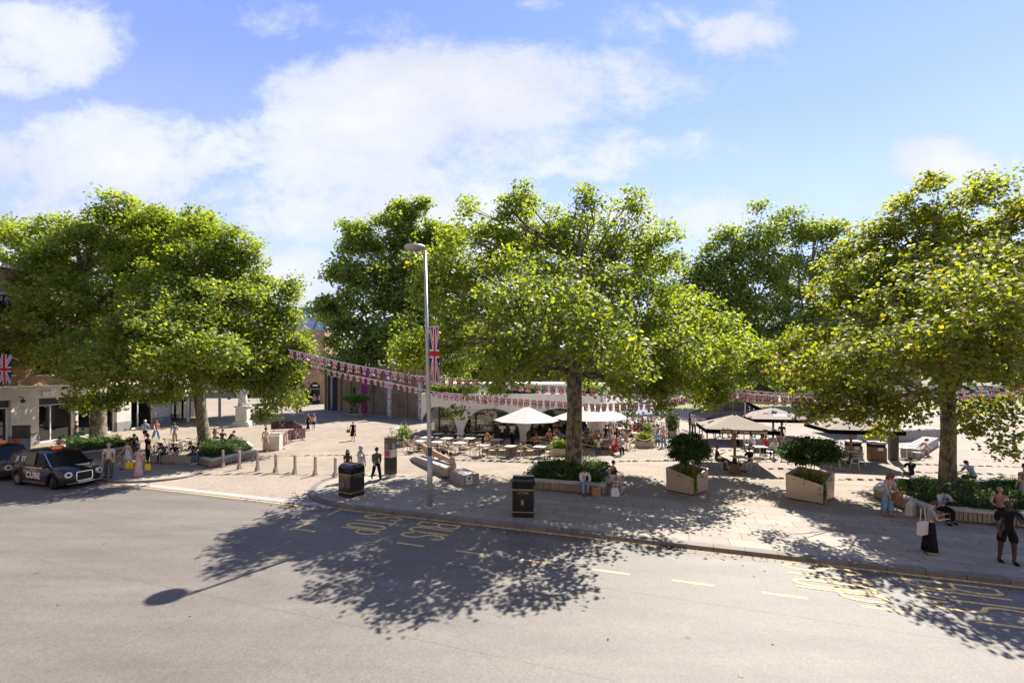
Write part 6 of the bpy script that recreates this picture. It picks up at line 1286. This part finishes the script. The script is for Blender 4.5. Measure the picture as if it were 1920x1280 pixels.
person(1806,910,1.76,178,'sitlean','person in a pale blue shirt seen from behind, right of the rightmost trunk','lblue',.55,('trousers','black'),'dgrey',('short','black'),'m',det=1,sz=.5,off=(0,-.1))
person(1782,984,1.68,-4,'sitphone','woman with dark curly hair, check shirt and blue tee seated on the planter edge','check',.9,('trousers','black'),'black',('curly','black'),'m',det=2,sz=.5,extra=tee_panel)
PN2 = person(1782.5,984.3,1.70,-4,'sitphone','x','white',1,('trousers','black'),'black',('short','black'),'m') if False else None
person(1874,985,1.66,-48,'handup' if False else 'sit','person with short fair hair and a coral top seated on the planter, arm stretched left','terracotta',.1,('shorts','black'),'dgrey',('short','blonde'),'l',det=1,sz=.5)
person(1921,948,1.78,185,'stand','person in a grey top and shorts cut off by the right edge','grey',.4,('shorts','lblue'),'pink',('short','brown'),'l',det=1)
person(1098,929,1.76,6,'sitlean','man in an open white shirt and jeans seated on the central planter, head bowed','white',1,('trousers','ljeans'),'brown',('short','brown'),'m',det=2,sz=.5)
person(1155,928,1.60,30,'sitlean','girl in a pale top leaning over her knees at the planter corner','offwhite',.2,('shorts','jeans'),'white',('long','dark'),'l',det=2,sz=.45)
person(1163,915,1.70,60,'sit','person in a brown tee with short dark hair behind the leaning girl','mustard',.45,('shorts','ljeans'),'white',('short','dark'),'l',det=1,sz=.45)
person(838,898,1.74,-58,'sitphone','man in a pale pink shirt and dark cap seated on the concrete bench','palepink',.9,('shorts','beige'),'black',('cap','brown'),'l',det=2,sz=.55)
person(846,872,1.74,150,'sitlean','man in a black top with fair hair behind the bench back','black',.5,('trousers','black'),'black',('short','blonde'),'l',det=1,sz=.45,off=(-.3,-.1))
person(706,902,1.82,35,'walk','man in an olive overshirt, white tee and black trousers walking past the map pillar','olive',1,('trousers','black'),'white',('short','dark'),'m',det=2)
person(676,915,1.64,140,'stand','person in a white hooded top behind the bulky black bin','white',1,('trousers','lgrey'),'white',('hood','white'),'l',det=1)
person(677,900,1.80,150,'stand','taller person in a pale grey hood behind the white hooded one','lgrey',1,('trousers','dgrey'),'white',('hood','lgrey'),'t',det=1)
person(652,903,1.66,170,'stand','woman with long dark hair and a brown dress beyond the bulky bin','brown',.4,('dress','brown',.45),'dgrey',('long','dark'),'l',det=1)
a_ = person(662,826,1.68,15,'walk','fair-haired woman in a black dress walking across the open square','black',.3,('dress','black',.42),'black',('bun','blonde'),'l')
held_bag('handbag', a_[1]+Vector((-.35,-.1,.95)), (.32,.14,.26), mat('bag_olive',(.10,.07,.03),.6), 'dark handbag held by the woman in black crossing the square', 0, .2)
person(577.5,806,1.66,170,'walk','young woman in a spotted black jumpsuit walking away, left of the pair','black',0,('wide','black'),'black',('long','auburn'),'l'); person(588.5,806,1.64,172,'stand','young woman in dark shorts and white top walking away, right of the pair','white',0,('shorts','navy'),'white',('long','auburn'),'l')
person(499,847,1.76,10,'handup','person in a white tee and pale shorts standing in front of the pale block','white',.5,('shorts','beige'),'tan',('short','black'),'m')
for (px,py,h,yw,t,s_,bt,hr,l) in [(557,774,1.75,180,'blue',.5,('trousers','dgrey'),('short','brown'),'distant person in a blue top walking away, left of a pair near the shade'),(563,779,1.7,180,'dgrey',.5,('shorts','black'),('short','dark'),'distant person in dark grey walking away beside the one in blue'),
    (529,766,1.7,20,'lavender',.5,('trousers','navy'),('short','dark'),'distant person in lilac near the low seat, leftmost'),(536,767,1.7,-20,'white',.5,('trousers','offwhite'),('short','brown'),'distant person in white near the low seat'),(541,766,1.7,170,'navy',.5,('trousers','dgrey'),('short','dark'),'distant person in navy near the low seat, rightmost'),
    (588,758,1.7,10,'lgrey',.5,('trousers','navy'),('short','brown'),'distant person in grey before the arched doorway'),(592,758,1.6,-10,'orange',.5,('trousers','dgrey'),('short','brown'),'distant person in coral before the arched doorway'),(598,758,1.7,-30,'blue',.5,('trousers','navy'),('short','dark'),'distant person in blue before the arched doorway')]:
    person(px,py,h,yw,'stand',l,t,s_,bt,'dgrey',hr,'l')
person(204,894,1.84,25,'stand','man in a white tee and dark green trousers standing at the kerb by the taxi','offwhite',.55,('trousers','olive'),'black',('short','grey'),'l',det=2,wide=1.12)
person(240,878,1.70,-20,'walk','woman in a white summer dress striding behind the woman in pink','white',.15,('dress','white',.36),'navy',('short','brown'),'l',det=1)
a_ = person(260,893,1.64,165,'stand','woman in a long pale pink dress seen from behind, holding yellow bags','palepink',.5,('dress','palepink',.72),'pink',('bun','black'),'m',det=2)
held_bag('shopping_bag', a_[1]+Vector((-.42,-.05,.80)), (.42,.18,.36), mat('yellow_plastic',(.62,.42,.02),.5), 'bright yellow shopping bag in the left hand of the woman in pink', .1, .22); held_bag('shopping_bag', a_[1]+Vector((.42,.1,.66)), (.26,.16,.32), MATS['yellow_plastic'], 'small yellow shopping bag on the far side of the woman in pink', .1, .2)
person(277,867,1.80,155,'stand','man all in black seen from behind, right of the woman in pink','black',.6,('trousers','black'),'black',('short','black'),'m',det=1,wide=1.08)
person(253,850,1.76,50,'sitphone','man in black seated on the low stone planter edge, looking down','black',.6,('trousers','dgrey'),'black',('short','brown'),'l',sz=.5)
person(272,826,1.78,200,'walk','man in a blue tee and navy shorts walking past the shops','lblue',.5,('shorts','navy'),'white',('cap','white'),'l'); person(293,824,1.70,60,'walk','woman in jeans and a dark red top walking right past the shops','terracotta',.1,('wide','ljeans'),'white',('long','auburn'),'l')
person(328,832,1.72,20,'lookdown','person in a pale blue shirt standing behind the bicycles','lblue',.9,('trousers','beige'),'dgrey',('short','brown'),'l')
person(350,869,1.72,-25,'sitphone','person in a black top seated by the bicycles, next to white shoes','black',.9,('trousers','dgrey'),'dgrey',('short','red'),'l',sz=.5,det=1); person(366,871,1.72,-18,'sitphone','person in jeans and white shoes seated at the planter by the bicycles','dgrey',.9,('trousers','jeans'),'white',('short','dark'),'l',sz=.5,det=1)
person(300,868,1.70,-5,'sitlean','person bent forward in a dark top before the bicycles, left of two','dgrey',.5,('trousers','navy'),'brown',('short','dark'),'m',sz=.5); person(324,869,1.70,10,'sitlean','person bent forward in pale shorts before the bicycles, right of two','navy',.5,('shorts','beige'),'tan',('short','brown'),'l',sz=.5)
person(409,832,1.68,180,'sit','person in a pink top seen over the planting, just right of the leaning trunk','terracotta',.5,('trousers','navy'),'dgrey',('long','red'),'l',sz=.5); person(423,836,1.68,180,'sit','dark-haired person seen over the planting of the left planter','olive',.5,('trousers','navy'),'dgrey',('short','black'),'l',sz=.5); person(440,838,1.74,150,'sitlean','man in a dark patterned tee hunched on the far right of the left planter','dgrey',.5,('trousers','black'),'dgrey',('short','black'),'l',sz=.5)
person(112,852,1.70,20,'sitlean','person with brown hair bent over at the left end of the stone planter','offwhite',.5,('trousers','beige'),'tan',('short','brown'),'l',sz=.5)
person(143,828,1.70,150,'stand','person in dark clothes behind the planting before the shop window','dgrey',.5,('trousers','dgrey'),'dgrey',('short','brown'),'l'); person(156,833,1.72,170,'sitlean','person in white and green bent forward behind the stone planter','green',.5,('trousers','white'),'white',('short','dark'),'l',sz=.5)
person(3,868,1.72,20,'stand','person in a white top at the extreme left behind the plain taxi','white',.6,('trousers','navy'),'dgrey',('short','brown'),'l')
person(654,781,1.72,-60,'sit','person in black seated at the left of the round stone seat','black',.5,('trousers','black'),'white',('short','blonde'),'l'); person(683,781,1.72,40,'sitphone','person in dark clothes seated at the right of the round stone seat','teal',.5,('trousers','navy'),'white',('short','dark'),'l')
person(1359,880,1.78,72,'sitcross','man in a dark teal tee with crossed legs under the lettered parasol','teal',.5,('trousers','dgrey'),'black',('short','red'),'m',det=1); person(1396,884,1.78,-68,'sit','man in a black tee and grey trousers facing left under the lettered parasol','black',.5,('trousers','lgrey'),'black',('short','red'),'l',det=1)
for a in [(1408,846,1.74,180,'sitlean','man in a white shirt seen from behind under the lettered parasol','white',.8,('trousers','dgrey'),'black',('short','dark'),'l'),
    (1432,850,1.66,170,'sit','person in a red top with dark hair at the table behind the man in black','red',.4,('trousers','black'),'black',('short','black'),'m'),
    (1448,857,1.68,176,'sit','woman with long fair hair and a white top seen from behind under the parasol','white',.7,('trousers','black'),'white',('long','blonde'),'l'),
    (1437,838,1.76,10,'sit','man in black facing the road behind the woman in white','black',.5,('trousers','black'),'black',('short','dark'),'l'), (1461,845,1.74,-40,'sit','man in a pale pink shirt at the right of the parasol table','palepink',.6,('trousers','beige'),'tan',('short','grey'),'l'),
    (1466,834,1.74,160,'stand','person in navy standing between the parasol and the wide clipped tree','navy',.4,('shorts','navy'),'tan',('short','brown'),'l'),
    (1383,836,1.72,100,'sit','person in red seated left behind the lettered parasol pole','pink',.4,('trousers','black'),'dgrey',('short','dark'),'l'),
    (1244,839,1.66,172,'stand','person in a pale tee and light jeans standing with back turned by the corner trough','palepink',.5,('trousers','ljeans'),'grey',('short','blonde'),'l'),
    (1301,814,1.74,178,'stand','man in a white shirt and black trousers seen from behind above the round clipped tree','white',.5,('trousers','black'),'black',('short','grey'),'l'), (1296,812,1.74,160,'stand','person in dark patterned clothes beside the man in the white shirt','navy',.5,('trousers','dgrey'),'black',('cap','grey'),'l'),
    (1314,816,1.76,185,'stand','man in a terracotta shirt and beige shorts, right of the man in white','terracotta',.5,('shorts','beige'),'tan',('short','grey'),'l'),
    (1258,806,1.66,170,'stand','woman with dark hair and a pale top at the railings','lgrey',.3,('trousers','navy'),'dgrey',('short','black'),'l'), (1270,811,1.78,190,'stand','man in a striped blue tee and navy shorts at the railings','lblue',.5,('shorts','navy'),'white',('short','dark'),'l'),
    (1143,812,1.76,175,'walk','waiter in a blue tee and dark shorts right of the second white parasol','lblue',.5,('shorts','dgrey'),'black',('short','dark'),'l'), (1119,812,1.76,20,'stand','waiter in black standing by the second white parasol','black',.5,('trousers','black'),'black',('short','dark'),'l'),
    (942,832,1.74,178,'stand','person with dark curly hair and a white tee before the pavilion glass','white',.5,('trousers','black'),'black',('curly','black'),'d'), (961,834,1.80,-40,'stand','waiter in a white shirt and dark trousers beside the left parasol','white',.5,('trousers','black'),'black',('short','black'),'t'),
    (871,826,1.76,30,'stand','waiter in dark clothes beside the white pavilion leg','navy',.5,('trousers','navy'),'black',('short','black'),'t'), (920,838,1.70,60,'sit','person in a mustard top seated by the pavilion glass','mustard',.5,('trousers','black'),'black',('short','black'),'m'),
    (1739,856,1.72,60,'sitlean','person in a pink and white top bent over on the concrete seat wall','pink',.4,('trousers','beige'),'tan',('short','dark'),'l'), (1500,858,1.66,30,'sit','person in dark clothes seated just behind the wide clipped tree','dgrey',.5,('trousers','black'),'black',('short','dark'),'l'),
    (1812,810,1.72,40,'stand','person in a tan top standing far behind the rightmost trunk','beige',.5,('trousers','pink'),'tan',('short','brown'),'l')]:
    px,py,h,yw,ps,l,t,s_,bt,sh_,hr,sk = a; person(px,py,h,yw,ps,l,t,s_,bt,sh_,hr,sk)
crowd = [(1014,846,60,'sit','orange','brown','guest in an orange top under the left white parasol'),(1026,838,-30,'sit','palepink','blonde','guest in pale pink under the left white parasol'),(1034,848,-60,'sitphone','white','brown','guest in a white shirt beside the flowering trough'),(1056,840,20,'sit','blue','dark','guest in a blue top just left of the big trunk'),
 (1090,850,160,'sitlean','black','blonde','fair-haired guest in black just right of the big trunk'),(1114,842,-30,'sit','orange','auburn','guest in an orange dress under the second white parasol'),(1127,840,20,'sit','mustard','auburn','guest in a yellow top under the second white parasol'),(1122,850,170,'sit','white','brown','guest in a white top near the leaning barrier post'),
 (1150,852,-50,'sitback','red','dark','woman in a bright red dress at the edge of the terrace'),(1166,852,150,'sit','lgrey','grey','guest in pale grey on a cane chair behind the rope'),(1178,842,0,'armsup','palepink','brown','guest in pale pink with both hands raised behind the head'),(1174,828,175,'sit','navy','black','guest in a navy tee seen from behind'),(1188,830,30,'sit','brown','dark','guest in brown beside the navy tee'),
 (1162,822,60,'sit','beige','grey','grey-haired guest in beige near the middle of the crowd'),(1164,808,10,'sitlean','offwhite','dark','guest in off-white near the bluish parasol'),(1196,812,170,'sit','black','black','guest in black under the bluish parasol'),(1204,808,-20,'sit','terracotta','auburn','red-haired guest in rust under the bluish parasol'),(1217,816,-10,'sit','lavender','brown','guest in lavender at the back of the crowd'),
 (1229,822,180,'sit','black','black','guest in black with long hair left of the dark cone shrub'),(1233,836,150,'sitlean','lblue','navy','guest in a pale blue shirt leaning forward by the corner trough'),(1240,828,20,'sit','grey','dark','guest in grey behind the person in light jeans'),(1183,806,60,'sit','olive','brown','guest in olive at the back, below the bluish parasol'),(1197,826,-60,'sit','dgrey','dark','guest in dark grey in the middle of the crowd'),
 (1212,834,0,'sit','navy','dark','guest in navy behind the round green bush'),(1150,824,40,'sit','palepink','blonde','guest in pink right of the second white parasol'),(1000,842,80,'sit','dgrey','dark','guest in dark grey behind the left parasol pole'),(1044,832,0,'sit','terracotta','dark','guest in rust in the shade left of the big trunk'),(1070,826,10,'sit','navy','dark','guest in navy in the shade by the pavilion arch'),
 (1104,826,30,'sit','blue','dark','guest in blue sitting behind the orange dress'),(1136,826,170,'sit','black','brown','guest in black behind the yellow top'),(1340,822,20,'sit','dgrey','brown','guest in dark grey left end under the black marquee'),(1352,818,-10,'sit','terracotta','brown','guest in rust under the black marquee'),(1366,820,30,'sit','navy','dark','guest in navy under the black marquee'),(1380,818,-30,'sit','offwhite','dark','guest in off-white under the black marquee')]
crowd += [(1156,836,-20,'sit','black','dark','guest in black at the table behind the woman in red'),(1168,832,100,'sitlean','white','blonde','fair-haired guest in white behind the raised hands'),(1184,818,-70,'sit','red','brown','guest in a red dress deep in the crowd'),(1206,826,80,'sit','orange','dark','guest in orange left of the round green bush'),
 (1222,826,-60,'sitphone','white','black','guest in white holding a phone near the dark cone shrub'),(1214,806,170,'sit','lblue','brown','guest in sky blue far back by the railings'),(1190,802,0,'sit','offwhite','grey','grey-haired guest in cream far back'),(1172,802,90,'sit','teal','dark','guest in teal far back below the bluish parasol'),
 (1138,836,200,'sit','lavender','auburn','guest in lavender left of the leaning barrier post'),(1098,834,60,'sit','white','dark','guest in white next to the orange dress'),(1226,800,20,'sit','pink','blonde','guest in rose far back near the railings'),(1158,800,-30,'sit','grey','dark','guest in grey far back near the waiter in blue')]
for i,(px,py,yw,ps,c,hc_,l) in enumerate(crowd):
    person(px,py,1.68+.04*(i%3),yw,ps,l,c,[.4,.9,.2][i%3],('trousers' if i%2 else 'shorts',['navy','black','beige','jeans'][i%4]) if c != 'red' else ('dress','red',.5),'dgrey',(['short','long','short'][i%3] if hc_ not in ('grey','navy') else 'short', hc_ if hc_ in HAIRC else 'dark'),'lmlt'[i%4],group='guests at the busy café tables')
bpy.context.view_layer.update(); dg = bpy.context.evaluated_depsgraph_get(); res = []
for o in SKINNED: res.append((o, bpy.data.meshes.new_from_object(o.evaluated_get(dg))))
for o, me in res: o.modifiers.clear(); old = o.data; me.name = o.name.split('.')[0]; o.data = me; bpy.data.meshes.remove(old)
